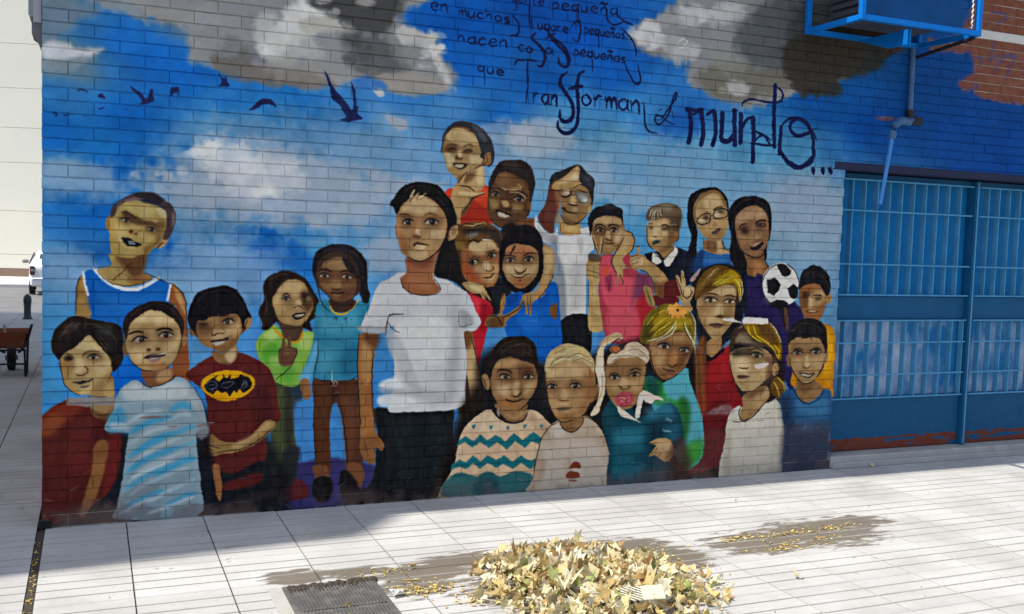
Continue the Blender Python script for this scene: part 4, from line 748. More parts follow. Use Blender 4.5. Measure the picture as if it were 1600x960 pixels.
eye(262, 606, 60, 26, 0, .05); eye(378, 600, 62, 28, 0, .05); st('33231a', 7, '240 590 265 580 300 590'); st('33231a', 7, '340 590 380 575 410 585'); b('a8604a', 265, 634, 20, 8, .5); f('c2a377', '312 630 330 630 335 690 310 695', 6, .7); st('5a3f2c', 6, '295 690 320 702 345 690'); f('33221b', '272 730 300 732 345 735 375 730 350 758 310 760', 3); f('b4a88f', '285 738 340 742 360 738 340 752 305 752', 2); st(DK, 5, '215 640 235 720 275 780 320 800 375 778'); st('8d6a46', 5, '290 715 275 735')

# boy in the zigzag jumper
view(700, 510, 5.3333)
f('1a1412', '350 320 420 200 400 480 330 560 280 480', 10, .8)
f('c7a985', '90 960 130 860 200 780 350 690 480 800 660 700 760 720 820 780 860 830 800 920 760 1000 720 1480 -60 1500 40 1180', 4); f('ad8d6c', '660 720 800 780 840 840 760 900 700 820', 24, .6); f('d6bb98', '180 820 380 760 500 860 300 900', 30, .6)
f('1f6e74', '90 960 140 920 185 945 215 950 265 900 325 955 395 905 435 930 475 965 550 895 620 950 710 885 790 940 760 990 700 960 640 1010 560 960 490 1030 410 970 340 1020 270 965 200 1010 140 965 70 1000', 3, sm=False)
f('1f6e74', '30 1150 90 1110 150 1130 210 1070 270 1130 330 1075 400 1120 470 1080 540 1130 610 1075 690 1125 760 1080 780 1130 690 1190 610 1140 540 1190 470 1150 400 1180 330 1140 270 1190 210 1140 150 1190 90 1170 20 1200', 3, sm=False)
f('1c6066', '-20 1290 100 1220 240 1250 330 1210 440 1250 560 1210 700 1240 690 1370 300 1400 -40 1420', 8, .9); f('153f4a', '240 1290 380 1260 420 1390 240 1400', 20, .6)
for x, y in ((212, 832), (358, 838), (500, 842), (642, 828), (780, 830)):
    f('1f6e74', f'{x-14} {y-10} {x} {y-4} {x+14} {y-14} {x+8} {y+14} {x-4} {y+22}', 2)
f('8a6545', '400 640 420 700 480 780 560 800 640 760 660 680 640 640', 4); f('b28c62', '480 740 560 740 600 700 640 720 560 790', 14, .6); st('1c2026', 14, '365 690 420 760 480 795 560 806 630 780 670 710')
f('241a16', '335 430 370 220 540 90 700 140 745 340 720 540 600 700 430 640', 6)
f('8c6846', '350 420 370 560 420 640 500 700 560 715 640 660 720 540 745 420 720 310 600 260 450 270 380 340', 3); f('a98558', '400 300 540 270 560 320 420 360', 20, .6); f('c6aa7c', '400 500 510 490 500 580 430 580', 24, .7); f('c2a474', '640 470 720 450 690 540 640 560', 20, .6); f('59392a', '580 330 720 320 720 400 620 420', 22, .55); f('a06c40', '410 600 520 590 620 640 560 710 460 680', 22, .6); f('c4a678', '550 480 590 470 600 560 550 570', 12, .7)
f('1f1614', '330 430 330 330 370 200 450 110 560 80 660 90 730 170 745 300 740 400 720 320 640 290 540 260 450 250 400 300 370 370 355 430', 6); f('33241e', '450 200 600 130 700 220 600 260', 24, .5)
f('96744c', '280 420 310 395 335 420 350 500 330 540 300 500', 4); st('4a3020', 7, '285 425 305 470 325 530'); eye(475, 420, 90, 40, 0, .06); eye(668, 418, 84, 36, 0, .0); st('2a1d18', 13, '410 380 450 362 510 372 530 395'); st('3b271d', 11, '620 395 660 375 710 382')
st('4a2f20', 13, '530 575 570 582 610 560 615 530'); st('33211a', 11, '480 605 530 628 590 622 635 600'); st('c0a075', 7, '490 590 540 610 590 605', .5); st(DK, 6, '380 580 420 650'); f('cbbda4', '405 700 425 690 430 750 415 740', 2, .7)

# fair-haired boy in white
view(830, 510, 4)
f('b09a80', '10 960 40 780 70 690 120 620 180 590 240 660 330 560 400 600 460 680 495 800 505 1030 0 1040', 3); f('c9bdb0', '80 760 200 700 400 720 470 840 460 1020 60 1020', 50, .7); f('cfc6ba', '120 640 180 600 220 660 160 700', 14, .6); f('a58466', '10 960 40 820 90 860 60 960', 14, .6); f('a88a70', '200 880 240 760 260 960', 14, .4); st(DK, 5, '180 592 120 625 70 695 40 790 12 950'); st(DK, 5, '330 560 410 605 462 685 492 800 498 950')
f('8d6845', '185 590 190 630 240 660 300 640 330 580 300 560', 3); st('3b2a20', 7, '185 600 200 640 250 660 310 625 330 570')
f('7a5a3a', '90 330 110 200 220 130 340 150 395 280 370 470 300 570 190 590 120 510', 4)
f('a27c53', '95 330 100 440 130 530 190 595 260 585 320 560 370 470 400 350 380 230 280 200 150 220 100 270', 3); f('c2a275', '110 280 200 230 330 240 340 320 200 330 110 330', 20, .7); f('8a5d3c', '330 300 400 280 370 470 310 560 330 430', 18, .6); f('b08a5e', '110 430 180 430 170 510 130 510', 18, .6); f('8d6038', '150 560 240 540 300 560 220 598', 14, .5); f('8f6742', '380 380 420 365 430 420 390 470 360 470', 4); st('4a3020', 5, '425 375 420 420 390 460'); f('8a6444', '160 350 200 340 220 450 170 460', 14, .4)
f('b39a6c', '80 270 95 200 140 140 220 110 300 118 360 160 395 220 395 290 370 260 340 230 280 215 200 225 140 240 110 290', 4); strands('d3c096', 6, ['100 220 160 180 220 170', '130 240 200 200 250 205', '240 200 300 180 350 200', '270 210 330 190 380 220', '180 140 230 130', '100 250 140 200']); strands('6b5330', 4, ['110 260 150 210 220 190', '230 195 300 170 370 210', '200 220 240 190', '150 170 220 140', '260 220 320 200 390 240', '215 245 220 215'])
eye(128, 372, 60, 30, 0, .06); eye(275, 370, 68, 32, 0, .03); st('6a4a30', 7, '100 345 130 338 160 348'); st('6a4a30', 7, '240 345 280 335 315 348'); f('c0a074', '185 400 215 400 225 455 180 460', 10, .6); st('6a4630', 8, '162 462 200 470 240 462'); f('6a5444', '160 515 200 505 255 508 220 525 180 528', 3); st('c0a278', 5, '185 535 235 535'); st(DK, 5, '95 350 102 450 135 540 190 598 260 588'); b('c8b088', 205, 490, 30, 6, .4)
f('7d3a22', '240 880 262 850 290 848 310 870 308 888 240 890', 2); f('7d3a22', '218 930 240 908 280 910 302 925 295 948 225 950', 2); b('7d3a22', 260, 965, 26, 6, .8); st('4b4038', 4, '130 768 115 775'); st('4b4038', 4, '430 695 455 692')

# baby with the dummy
f('0f3d4a', '440 560 540 420 620 500 700 560 860 480 930 560 950 720 880 800 900 1020 500 1030 490 780', 6); f('1c6072', '520 640 720 620 730 720 620 860 520 900', 40, .75); f('2c7f94', '530 680 620 660 700 690 640 740 540 730', 20, .6); f('3a86a2', '720 520 860 470 890 560 760 600', 26, .6); f('0b2a36', '730 620 830 560 900 700 800 800 720 740', 26, .6); f('205f74', '840 620 920 620 900 720 840 700', 18, .7); b('8ab8c8', 860, 585, 22, 8, .6, 20); b('a8c4cc', 850, 655, 30, 6, .6, 15); f('1d6a7e', '520 880 700 860 640 960 520 960', 20, .6)
f('cbb898', '440 100 480 60 540 40 575 60 560 85 520 90 470 120 450 170 460 300 465 380 440 480 420 540 380 562 370 545 410 480 425 380 400 260 410 160', 3); st('6a5640', 5, '400 260 410 160 440 110'); f('b88a62', '430 110 480 60 550 42 572 70 500 90', 8, .7); f('d9d0c0', '410 260 440 200 455 320 430 420', 8, .6); st('9a8468', 5, '440 300 445 380 420 470'); st(DK, 4, '460 150 465 300 465 400')
f('4b3524', '460 300 480 190 600 120 710 160 715 300 690 420 620 510 520 480', 4)
f('94714a', '465 260 470 400 500 470 560 520 640 500 690 420 710 300 700 210 600 180 500 210', 3); f('b69468', '480 300 560 290 600 340 560 400 490 390', 22, .6); f('b69468', '620 320 690 310 680 390 620 400', 18, .5); f('75553a', '480 220 600 210 690 260 600 290 500 290', 20, .5)
f('c2a888', '470 225 500 170 570 150 600 110 660 98 720 140 738 190 720 235 700 215 660 190 600 195 540 200 500 230', 4); strands('dccbb0', 6, ['510 200 580 170 650 150', '600 130 660 120 710 160', '560 190 640 175 710 210']); strands('7a6244', 4, ['500 220 560 185 640 180', '610 150 680 150 730 210', '650 110 710 150']); f('a8633a', '490 130 540 120 556 150 530 165 500 160', 3); st(BL, 6, '470 190 490 130 540 80 580 90'); st(DK, 5, '495 130 520 165 555 150')
eye(520, 320, 62, 26, 0, .0); eye(645, 302, 66, 28, -4, .0); st('3f2c1e', 8, '490 305 520 292 550 305'); st('3f2c1e', 9, '615 275 650 262 685 275'); f('c0a074', '560 330 600 330 610 370 560 380', 10, .6); b('5c3f2a', 560, 382, 10, 7, .8); b('5c3f2a', 615, 375, 9, 7, .8); st('6a4a30', 6, '545 370 560 390 590 392 625 380')
f('a8484f', '520 452 535 425 580 408 625 412 645 440 640 470 610 498 570 502 535 485', 2); f('c4686c', '545 452 580 430 618 438 612 468 575 480', 5, .9)
for l in ('530 470 560 455 590 462 632 442', '540 440 575 436 600 448', '560 492 585 474 612 482', '590 425 600 455 582 478'):
    st('6e242c', 4, l)
f('cbbfae', '535 500 560 510 640 570 685 600 620 580 560 560', 3); f('d2c9bb', '690 410 720 405 820 455 822 468 780 462 760 482 720 475 700 465 680 560 655 575 655 530 670 450', 2); st('4a4036', 4, '820 465 780 462 760 484 720 476 700 466')
f('a88458', '735 730 780 705 840 698 880 730 890 800 850 850 800 830 770 805 735 815 760 770 780 745', 3); f('c2a074', '790 720 860 720 870 780 800 780', 12, .6); st(DK, 5, '735 735 790 728'); st(DK, 5, '740 812 790 760'); st(DK, 5, '790 820 810 790'); st(DK, 5, '835 845 845 810')
f('3a1c16', '880 760 960 720 1000 960 860 960', 20, .7)

# light catching the dark hair
view(700, 510, 5.3333)
strands('4a3a30', 9, ['400 230 470 150 560 120', '440 240 520 170 620 150', '560 150 650 150 700 220', '600 240 660 220 710 260'], .6)
view(1180, 400, 4)
strands('463a34', 7, ['230 470 280 430 330 420', '330 430 390 440 420 480', '260 500 310 470', '350 480 400 490'], .6)
strands('3c3430', 6, ['300 130 340 100 370 100', '390 110 430 140 450 180'], .6)
view(590, 270, 5.3333)
strands('403838', 9, ['220 160 300 110 400 110', '430 120 510 160 560 230', '180 250 230 180', '480 200 540 260 570 330'], .6)
view(160, 460, 6)
strands('4a3a36', 10, ['260 200 340 140 440 110', '520 100 620 120 690 190', '300 190 400 130'], .6)
view(280, 430, 4.8)
strands('3a3438', 8, ['120 220 200 140 300 120', '330 110 420 150 470 230', '160 280 210 220', '380 250 440 240', '260 250 300 200'], .6)
view(390, 370, 4.8)
strands('4a4048', 8, ['520 140 600 90 700 85', '720 90 810 150 850 240', '850 300 870 400', '140 330 210 290 290 275', '120 430 130 520 120 600', '400 320 450 400 480 470'], .6)
view(1060, 280, 5.3333)
strands('3a363e', 8, ['110 200 160 140 250 100', '470 260 520 190 600 165', '450 340 445 450 460 560', '640 170 720 220 745 300', '105 480 110 560'], .7)
view(60, 480, 6)
strands('5a4c42', 9, ['180 300 240 220 300 170', '420 160 520 160 600 200', '620 230 700 270 740 350', '560 260 620 330 660 400'], .6)

# worn paint: scratches, chips along the joints, bare foot of the wall
view(0, 0, 1)
f('', '1060 690 1300 670 1300 770 1040 780', 8, .25, rough=10, cov=.4)
f('241a1c', '560 770 680 770 680 800 540 810', 10, .5)
for i in range(260):
    x, z = rng.random() * 5.2, rng.random() ** 1.6 * 1.3
    n = rng.integers(2, 4)
    ang = rng.normal(0, .5)
    L = rng.random() * .05 + .012
    ax, az = x * PPM, z * PPM
    bx, bz = ax + math.cos(ang) * L * PPM, az + math.sin(ang) * L * PPM
    win = window(np.array([ax, bx]), np.array([az, bz]), 3)
    x0, x1, y0, y1 = win
    if x1 <= x0 or y1 <= y0:
        continue
    X, Y = np.meshgrid(np.arange(x0, x1) + .5, np.arange(y0, y1) + .5)
    d = seg_dist(X.astype(np.float32), Y.astype(np.float32), [ax], [az], [bx], [bz])
    lay(('b9b2a8', '8d8580', 'd0c8b8')[i % 3], win, np.clip(1.1 - d / .8, 0, 1) * .5 * rng.random())
# hand-painted wobble of every edge, then the punch of light over dark layers
wx = vnoise((TH, TW), 9, 31, 2) * 1.8 + vnoise((TH, TW), 34, 32, 2) * 2.4
wy = vnoise((TH, TW), 9, 33, 2) * 1.8 + vnoise((TH, TW), 34, 34, 2) * 2.4
iy, ix = np.mgrid[0:TH, 0:TW]
sx_ = np.clip(np.rint(ix + wx), 0, TW - 1).astype(int)
sy_ = np.clip(np.rint(iy + wy), 0, TH - 1).astype(int)
canvas[:] = canvas[sy_, sx_]


def boxblur(a, r):
    for ax in (0, 1):
        p_ = np.concatenate([np.repeat(a.take([0], ax), r + 1, ax), a, np.repeat(a.take([-1], ax), r, ax)], ax)
        c_ = np.cumsum(p_, ax, dtype=np.float64)
        n_ = a.shape[ax]
        a = ((c_.take(range(2 * r + 1, 2 * r + 1 + n_), ax) - c_.take(range(0, n_), ax)) / (2 * r + 1)).astype(np.float32)
    return a


low_ = boxblur(boxblur(canvas, 9), 9)
canvas += (canvas - low_) * .24
low_ = None
lum = canvas.mean(-1)
strk = vnoise((TH // 2 + 1, TW * 2), 12, 41, 3)
strk = np.repeat(strk, 2, 0)[:TH, ::2][:, :TW]
canvas += (np.clip(.30 - lum, 0, .3) * strk * .55)[..., None]
ratio = canvas[..., 1] / np.maximum(canvas[..., 0], .02)
skin = np.clip((canvas[..., 0] - canvas[..., 2]) * 7 - .45, 0, 1) * np.clip((lum - .14) * 7, 0, 1) * np.clip((ratio - .62) * 14, 0, 1) * np.clip((.93 - ratio) * 14, 0, 1)
skin = boxblur(skin[..., None], 2)[..., 0]
lit = (canvas - .42) * 1.18 + .405
canvas += (lit - canvas) * skin[..., None]
canvas *= 1 + skin[..., None] * np.array([-.045, .0, .07], np.float32)
canvas += (skin * (NZ2 * .10 + vnoise((TH, TW), 22, 44, 3) * .14))[..., None] * np.array([1, .92, .75], np.float32)
# brush grain and small unevenness of the whole painting
canvas *= (1 + NZ2 * .10 + NZ * .10)[..., None]
g1 = rng.normal(0, 1, (TH, TW)).astype(np.float32)
canvas *= (1 + g1 * .022)[..., None]
hz = np.linspace(0, MZ, TH)[:, None]
cover *= 1 - np.clip((.13 - hz) / .13, 0, 1) * np.clip(.4 + NZ * 3.2 + NZ2 * 2, 0, 1) * .55
canvas *= .885
np.clip(canvas, 0.004, 1, out=canvas)
lin = np.where(canvas <= .04045, canvas / 12.92, ((canvas + .055) / 1.055) ** 2.4) / np.array(PAINT_LIGHT, np.float32)
lin = np.clip(lin, 0, .86)
srgb = np.where(lin <= .0031308, lin * 12.92, 1.055 * lin ** (1 / 2.4) - .055)
rgba = np.ones((TH, TW, 4), np.float32)
rgba[..., :3] = srgb
rgba[..., 3] = np.clip(cover, 0, 1)
mural = bpy.data.images.new('mural_painting', TW, TH, alpha=True)
mural.alpha_mode = 'CHANNEL_PACKED'
mural.pixels.foreach_set(rgba.ravel())
mural.update()
mural.pack()

# ------------------------------------------------------------------ mesh and material helpers
def link(o, parent=None):
    C.objects.link(o)
    if parent is not None:
        o.parent = parent
    return o


def obj(name, me, mat=None, parent=None, loc=(0, 0, 0), rot=(0, 0, 0)):
    if isinstance(me, bmesh.types.BMesh):
        m = bpy.data.meshes.new(name)
        bmesh.ops.recalc_face_normals(me, faces=me.faces)
        me.to_mesh(m)
        me.free()
        me = m
    if mat is not None and not me.materials:
        me.materials.append(mat)
    o = bpy.data.objects.new(name, me)
    o.location = loc
    o.rotation_euler = rot
    return link(o, parent)


def tag(o, label=None, cat=None, group=None, kind=None):
    for k, v in (('label', label), ('category', cat), ('group', group), ('kind', kind)):
        if v:
            o[k] = v
    return o


def empty(name, loc=(0, 0, 0), rz=0.0):
    o = bpy.data.objects.new(name, None)
    o.empty_display_size = .1
    o.location = loc
    o.rotation_euler = (0, 0, rz)
    return link(o)


def box(bm, x0, x1, y0, y1, z0, z1, bev=0.0):
    vs_ = [bm.verts.new((x, y, z)) for z in (z0, z1) for y in (y0, y1) for x in (x0, x1)]
    fs = [(0, 2, 3, 1), (4, 5, 7, 6), (0, 1, 5, 4), (2, 6, 7, 3), (0, 4, 6, 2), (1, 3, 7, 5)]
    faces = [bm.faces.new([vs_[i] for i in q]) for q in fs]
    if bev:
        es = list({e for q in faces for e in q.edges})
        bmesh.ops.bevel(bm, geom=es, offset=bev, segments=1, affect='EDGES', clamp_overlap=True)
    return bm


def B(*a, bev=0.0):
    return box(bmesh.new(), *a, bev=bev)


def tube(bm, path, r, n=10, cap=True):
    path = [Vector(p) for p in path]
    rr = r if isinstance(r, (list, tuple)) else [r] * len(path)
    rings = []
    for i, p in enumerate(path):
        d = (path[min(i + 1, len(path) - 1)] - path[max(i - 1, 0)]).normalized()
        ax = Vector((0, 0, 1)) if abs(d.z) < .9 else Vector((1, 0, 0))
        u = d.cross(ax).normalized()
        v = d.cross(u)
        rings.append([bm.verts.new(p + (u * math.cos(2 * math.pi * k / n) + v * math.sin(2 * math.pi * k / n)) * rr[i]) for k in range(n)])
    for a, c in zip(rings[:-1], rings[1:]):
        for k in range(n):
            bm.faces.new((a[k], a[(k + 1) % n], c[(k + 1) % n], c[k]))
    if cap:
        bm.faces.new(rings[0][::-1])
        bm.faces.new(rings[-1])
    return bm


def lathe(bm, prof, n=20, c=(0, 0)):
    rings = []
    for r, z in prof:
        rings.append([bm.verts.new((c[0] + r * math.cos(2 * math.pi * k / n), c[1] + r * math.sin(2 * math.pi * k / n), z)) for k in range(n)])
    for a, d in zip(rings[:-1], rings[1:]):
        for k in range(n):
            bm.faces.new((a[k], a[(k + 1) % n], d[(k + 1) % n], d[k]))
    bm.faces.new(rings[0][::-1])
    bm.faces.new(rings[-1])
    return bm


def prism(bm, poly, y0, y1):
    a = [bm.verts.new((x, y0, z)) for x, z in poly]
    c = [bm.verts.new((x, y1, z)) for x, z in poly]
    n = len(poly)
    bm.faces.new(a)
    bm.faces.new(c[::-1])
    for k in range(n):
        bm.faces.new((a[k], c[k], c[(k + 1) % n], a[(k + 1) % n]))
    return bm


class N:
    """small node-tree writer"""
    def __init__(self, name):
        self.m = bpy.data.materials.new(name)
        self.m.use_nodes = True
        self.t = self.m.node_tree
        self.p = self.t.nodes['Principled BSDF']
        self.p.inputs['Specular IOR Level'].default_value = .22

    def n(self, kind, **kw):
        nd = self.t.nodes.new('ShaderNode' + kind)
        for k, v in kw.items():
            if k.startswith('i_'):
                key = k[2:].replace('_', ' ')
                nd.inputs[int(key) if key.isdigit() else key].default_value = v
            else:
                setattr(nd, k, v)
        return nd

    def l(self, a, c):
        self.t.links.new(a, c)

    def math(self, op, a, c=None, clamp=False):
        nd = self.n('Math', operation=op, use_clamp=clamp)
        for i, v in enumerate((a, c)):
            if v is None:
                continue
            if hasattr(v, 'is_linked'):
                self.l(v, nd.inputs[i])
            else:
                nd.inputs[i].default_value = v
        return nd.outputs[0]

    def mix(self, fac, a, c, blend='MIX'):
        nd = self.n('Mix', data_type='RGBA', blend_type=blend)
        for i, v in ((0, fac), (6, a), (7, c)):
            if hasattr(v, 'is_linked'):
                self.l(v, nd.inputs[i])
            elif i == 0:
                nd.inputs[0].default_value = v
            else:
                nd.inputs[i].default_value = tuple(v) + (1,) if len(v) == 3 else v
        return nd.outputs[2]

    def noise(self, scale, detail=4, vec=None, rough=.55):
        nd = self.n('TexNoise')
        nd.inputs['Scale'].default_value = scale
        nd.inputs['Detail'].default_value = detail
        nd.inputs['Roughness'].default_value = rough
        if vec is not None:
            self.l(vec, nd.inputs['Vector'])
        return nd.outputs[0]

    def pos(self):
        return self.n('NewGeometry').outputs['Position']

    def ramp(self, fac, stops):
        nd = self.n('ValToRGB')
        cr = nd.color_ramp
        while len(cr.elements) < len(stops):
            cr.elements.new(.5)
        for e, (p, c) in zip(cr.elements, stops):
            e.position = p
            e.color = tuple(c) + (1,) if len(c) == 3 else c
        self.l(fac, nd.inputs[0])
        return nd.outputs[0]

    def bump(self, h, strength=.3, dist=.004):
        nd = self.n('Bump')
        nd.inputs['Strength'].default_value = strength
        nd.inputs['Distance'].default_value = dist
        self.l(h, nd.inputs['Height'])
        self.l(nd.outputs[0], self.p.inputs['Normal'])

    def base(self, s):
        self.l(s, self.p.inputs['Base Color'])

    def rough(self, v):
        if hasattr(v, 'is_linked'):
            self.l(v, self.p.inputs['Roughness'])
        else:
            self.p.inputs['Roughness'].default_value = v


def simple(name, c, rough=.6, var=.25, scale=6, bump=.15, metal=0.0, dirt=None):
    w = N(name)
    p = w.pos()
    n1 = w.noise(scale, 5, p)
    n2 = w.noise(scale * 9, 3, p)
    f1 = w.math('MULTIPLY_ADD', n1, 2 * var); f1.node.inputs[2].default_value = 1 - var
    colr = w.mix(1.0, c, f1, 'MULTIPLY')
    if dirt:
        m = w.math('MULTIPLY', w.math('SUBTRACT', n1, .5), 5, True)
        colr = w.mix(m, colr, dirt)
    w.base(colr)
    w.rough(rough)
    w.p.inputs['Metallic'].default_value = metal
    if bump:
        w.bump(n2, bump, .003)
    return w.m


# ------------------------------------------------------------------ materials
def paint_lookup(w):
    sep = w.n('SeparateXYZ')
    w.l(w.pos(), sep.inputs[0])
    cb = w.n('CombineXYZ')
    w.l(w.math('DIVIDE', sep.outputs[0], MX), cb.inputs[0])
    w.l(w.math('DIVIDE', sep.outputs[2], MZ), cb.inputs[1])
    im = w.n('TexImage', image=mural, extension='EXTEND', interpolation='Cubic')
    w.l(cb.outputs[0], im.inputs[0])
    return im.outputs['Color'], im.outputs['Alpha']


w = N('painted_brick')
pc, pa = paint_lookup(w)
P_ = w.pos()
oi = w.n('ObjectInfo').outputs['Random']
nb = w.noise(14, 5, P_)
rb = w.ramp(nb, [(.3, (.15, .05, .03)), (.55, (.21, .075, .045)), (.75, (.26, .11, .07))])
tint = w.math('MULTIPLY_ADD', oi, .14); tint.node.inputs[2].default_value = .93
sepb = w.n('SeparateXYZ'); w.l(P_, sepb.inputs[0])
gr_ = w.math('MULTIPLY', w.math('SUBTRACT', .5, sepb.outputs[2]), 3, True)
rb = w.mix(w.math('MULTIPLY', gr_, .6), rb, (.13, .105, .09))
w.base(w.mix(1.0, w.mix(pa, rb, pc), tint, 'MULTIPLY'))
w.rough(.7)
w.p.inputs['Specular IOR Level'].default_value = .08
w.bump(w.noise(160, 4, P_), .25, .002)
M_BRICK = w.m

w = N('painted_mortar')
pc, pa = paint_lookup(w)
P_ = w.pos()
nm = w.noise(9, 3, P_)
nm2 = w.noise(40, 2, P_)
dark = w.mix(w.math('MULTIPLY', w.math('SUBTRACT', nm2, .42), 4, True), (.035, .035, .045), (.16, .17, .19))
pcd = w.mix(.16, pc, dark)
inner = w.mix(w.math('MULTIPLY', w.math('SUBTRACT', nm, .40), 5, True), pcd, pc)
inner = w.mix(w.math('MULTIPLY', w.math('SUBTRACT', w.noise(3.1, 2, P_), .66), 9, True), inner, dark)
w.base(w.mix(pa, (.52, .49, .43), inner))
w.rough(.9)
w.p.inputs['Specular IOR Level'].default_value = .08
M_MORTAR = w.m

w = N('paving_concrete')
P_ = w.pos()
oi = w.n('ObjectInfo').outputs['Random']
sep = w.n('SeparateXYZ'); w.l(P_, sep.inputs[0])
n1 = w.noise(2.2, 6, P_); n2 = w.noise(38, 5, P_); n3 = w.noise(190, 2, P_)
cb_ = w.ramp(n1, [(.28, (.38, .37, .345)), (.5, (.475, .465, .44)), (.72, (.53, .52, .495))])
tn = w.math('MULTIPLY_ADD', oi, .13); tn.node.inputs[2].default_value = .90
cb_ = w.mix(1.0, cb_, tn, 'MULTIPLY')
sp = w.math('MULTIPLY', w.math('SUBTRACT', n2, .57), 6, True)
cb_ = w.mix(w.math('MULTIPLY', sp, .45), cb_, (.27, .25, .225))
gum = w.n('TexVoronoi'); gum.inputs['Scale'].default_value = 5.5; w.l(P_, gum.inputs['Vector'])
gm = w.math('MULTIPLY', w.math('SUBTRACT', .075, gum.outputs['Distance']), 60, True)
gm = w.math('MULTIPLY', gm, w.math('GREATER_THAN', n1, .52))
cb_ = w.mix(w.math('MULTIPLY', gm, .55), cb_, (.17, .16, .15))
big = w.math('MULTIPLY', w.math('SUBTRACT', w.noise(.9, 3, P_), .48), 3.0, True)
cb_ = w.mix(w.math('MULTIPLY', big, .35), cb_, (.33, .315, .285))
# streaks along the ribs and dirt in the grooves
mp = w.n('Mapping'); mp.inputs['Scale'].default_value = (1.5, 22, 1); w.l(P_, mp.inputs[0])
ns = w.noise(1.6, 4, mp.outputs[0])
cb_ = w.mix(w.math('MULTIPLY', w.math('SUBTRACT', ns, .5), 1.6, True), cb_, (.33, .315, .30))
# damp marks with their own outlines
damp = None
for cx, cy, rx, ry in ((1.13, -1.16, .20, .14), (1.42, -1.18, .26, .10), (1.72, -1.27, .38, .16), (1.95, -1.16, .26, .14), (2.86, -1.22, .36, .20), (3.06, -1.45, .20, .24), (3.62, -1.36, .38, .26), (4.08, -1.32, .48, .32), (4.40, -1.20, .36, .17), (2.35, -1.6, .66, .62), (1.62, -1.45, .26, .18)):
    dx = w.math('DIVIDE', w.math('SUBTRACT', sep.outputs[0], cx), rx)
    dy = w.math('DIVIDE', w.math('SUBTRACT', sep.outputs[1], cy), ry)
    g = w.math('SUBTRACT', 1.0, w.math('ADD', w.math('MULTIPLY', dx, dx), w.math('MULTIPLY', dy, dy)), True)
    damp = g if damp is None else w.math('MAXIMUM', damp, g)
mp2 = w.n('Mapping'); mp2.inputs['Scale'].default_value = (1.3, 4.5, 1); w.l(P_, mp2.inputs[0])
nd_ = w.noise(5, 6, mp2.outputs[0], .65)
dm = w.math('MULTIPLY', w.math('SUBTRACT', w.math('ADD', damp, w.math('MULTIPLY', nd_, 3.0)), 1.78), 4.0, True)
dm = w.math('MULTIPLY', dm, w.math('GREATER_THAN', damp, 0.001))
cb_ = w.mix(w.math('MULTIPLY', dm, .85), cb_, (.115, .09, .058))
w.base(cb_)
rg = w.math('SUBTRACT', .85, w.math('MULTIPLY', dm, .35))
w.rough(rg)
w.bump(n3, .25, .002)
M_TILE = w.m
M_GROOVE = simple('groove_dirt', (.36, .345, .31), .95, .35, 5, .2)

w = N('paving_joint')
P_ = w.pos()
sep = w.n('SeparateXYZ'); w.l(P_, sep.inputs[0])
nj = w.noise(1.1, 4, P_)
side = w.math('MULTIPLY', w.math('SUBTRACT', sep.outputs[0], 2.4), .5, True)      # newer pale grout towards the gate
fj = w.math('MULTIPLY', w.math('SUBTRACT', w.math('ADD', w.math('MULTIPLY', nj, 1.4), side), .95), 5, True)
w.base(w.mix(fj, (.055, .05, .045), (.62, .61, .58)))
w.rough(.95)
M_JOINT = w.m

M_ASPH = simple('asphalt', (.17, .17, .17), .9, .35, 1.2, .3)
M_KERB = simple('kerb_granite', (.58, .57, .54), .8, .15, 5)
M_GROUND = simple('ground_earth', (.25, .23, .2), .95, .2, 2)
M_CREAM = simple('cream_render', (.66, .65, .56), .85, .05, .6, .1)
M_PLINTH = simple('brown_plinth', (.22, .15, .11), .85, .2, 3)
M_RENDER = simple('grey_render', (.45, .42, .38), .85, .12, 2)
M_BRICKPLAIN = simple('plain_brick', (.27, .11, .065), .85, .25, 8, .3)
M_STONE = simple('pale_stone', (.60, .58, .53), .8, .12, 9)
M_STEP = simple('step_stone', (.36, .35, .33), .85, .3, 7, .3)
M_GATE = simple('gate_blue_paint', (.008, .080, .185), .45, .30, 5, .12)
M_BAR = simple('bar_blue_paint', (.07, .26, .44), .45, .30, 9, .12)
M_BACK = simple('sheet_blue_paint', (.006, .16, .40), .5, .35, 3, .1)
M_CAGE = simple('cage_blue_paint', (.004, .16, .56), .4, .18, 7, .1)
M_SHEET = simple('cage_sheet_blue', (.004, .055, .18), .45, .45, 4, .15)
M_UNIT = simple('unit_dark_metal', (.05, .055, .07), .5, .25, 8, .1)
M_GREY = simple('grey_sheet_metal', (.33, .33, .36), .5, .15, 8, .1)
M_DARK = simple('black_plastic', (.02, .02, .022), .5, .2, 20, .1)
M_PIPE = simple('pipe_blue_grey', (.055, .13, .26), .45, .35, 14, .1)
M_PIPEB = simple('pipe_bright_blue', (.05, .22, .55), .4, .2, 14, .1)
M_IRON = simple('bollard_iron', (.055, .07, .065), .55, .2, 12, .2)
M_RUST = simple('barrow_red', (.24, .055, .022), .6, .3, 9, .2, dirt=(.16, .10, .07))
M_CARW = simple('car_white', (.72, .73, .74), .25, .03, 2, 0)
M_GLASS = simple('car_glass', (.03, .045, .055), .08, .1, 2, 0)
M_RUB = simple('rubber', (.02, .02, .02), .8, .2, 20, .1)
M_LAMP = simple('lamp_dark', (.07, .035, .033), .2, .2, 10, 0)
M_GRATE = simple('cast_iron_grate', (.10, .097, .094), .6, .3, 18, .3, dirt=(.17, .155, .135))
M_SOIL = simple('damp_soil', (.06, .048, .035), .95, .4, 30, .5)
M_PAPER = simple('white_paper', (.8, .8, .78), .7, .04, 10, .1)
M_WOOD = simple('pale_wood', (.5, .47, .42), .7, .15, 12, .1)

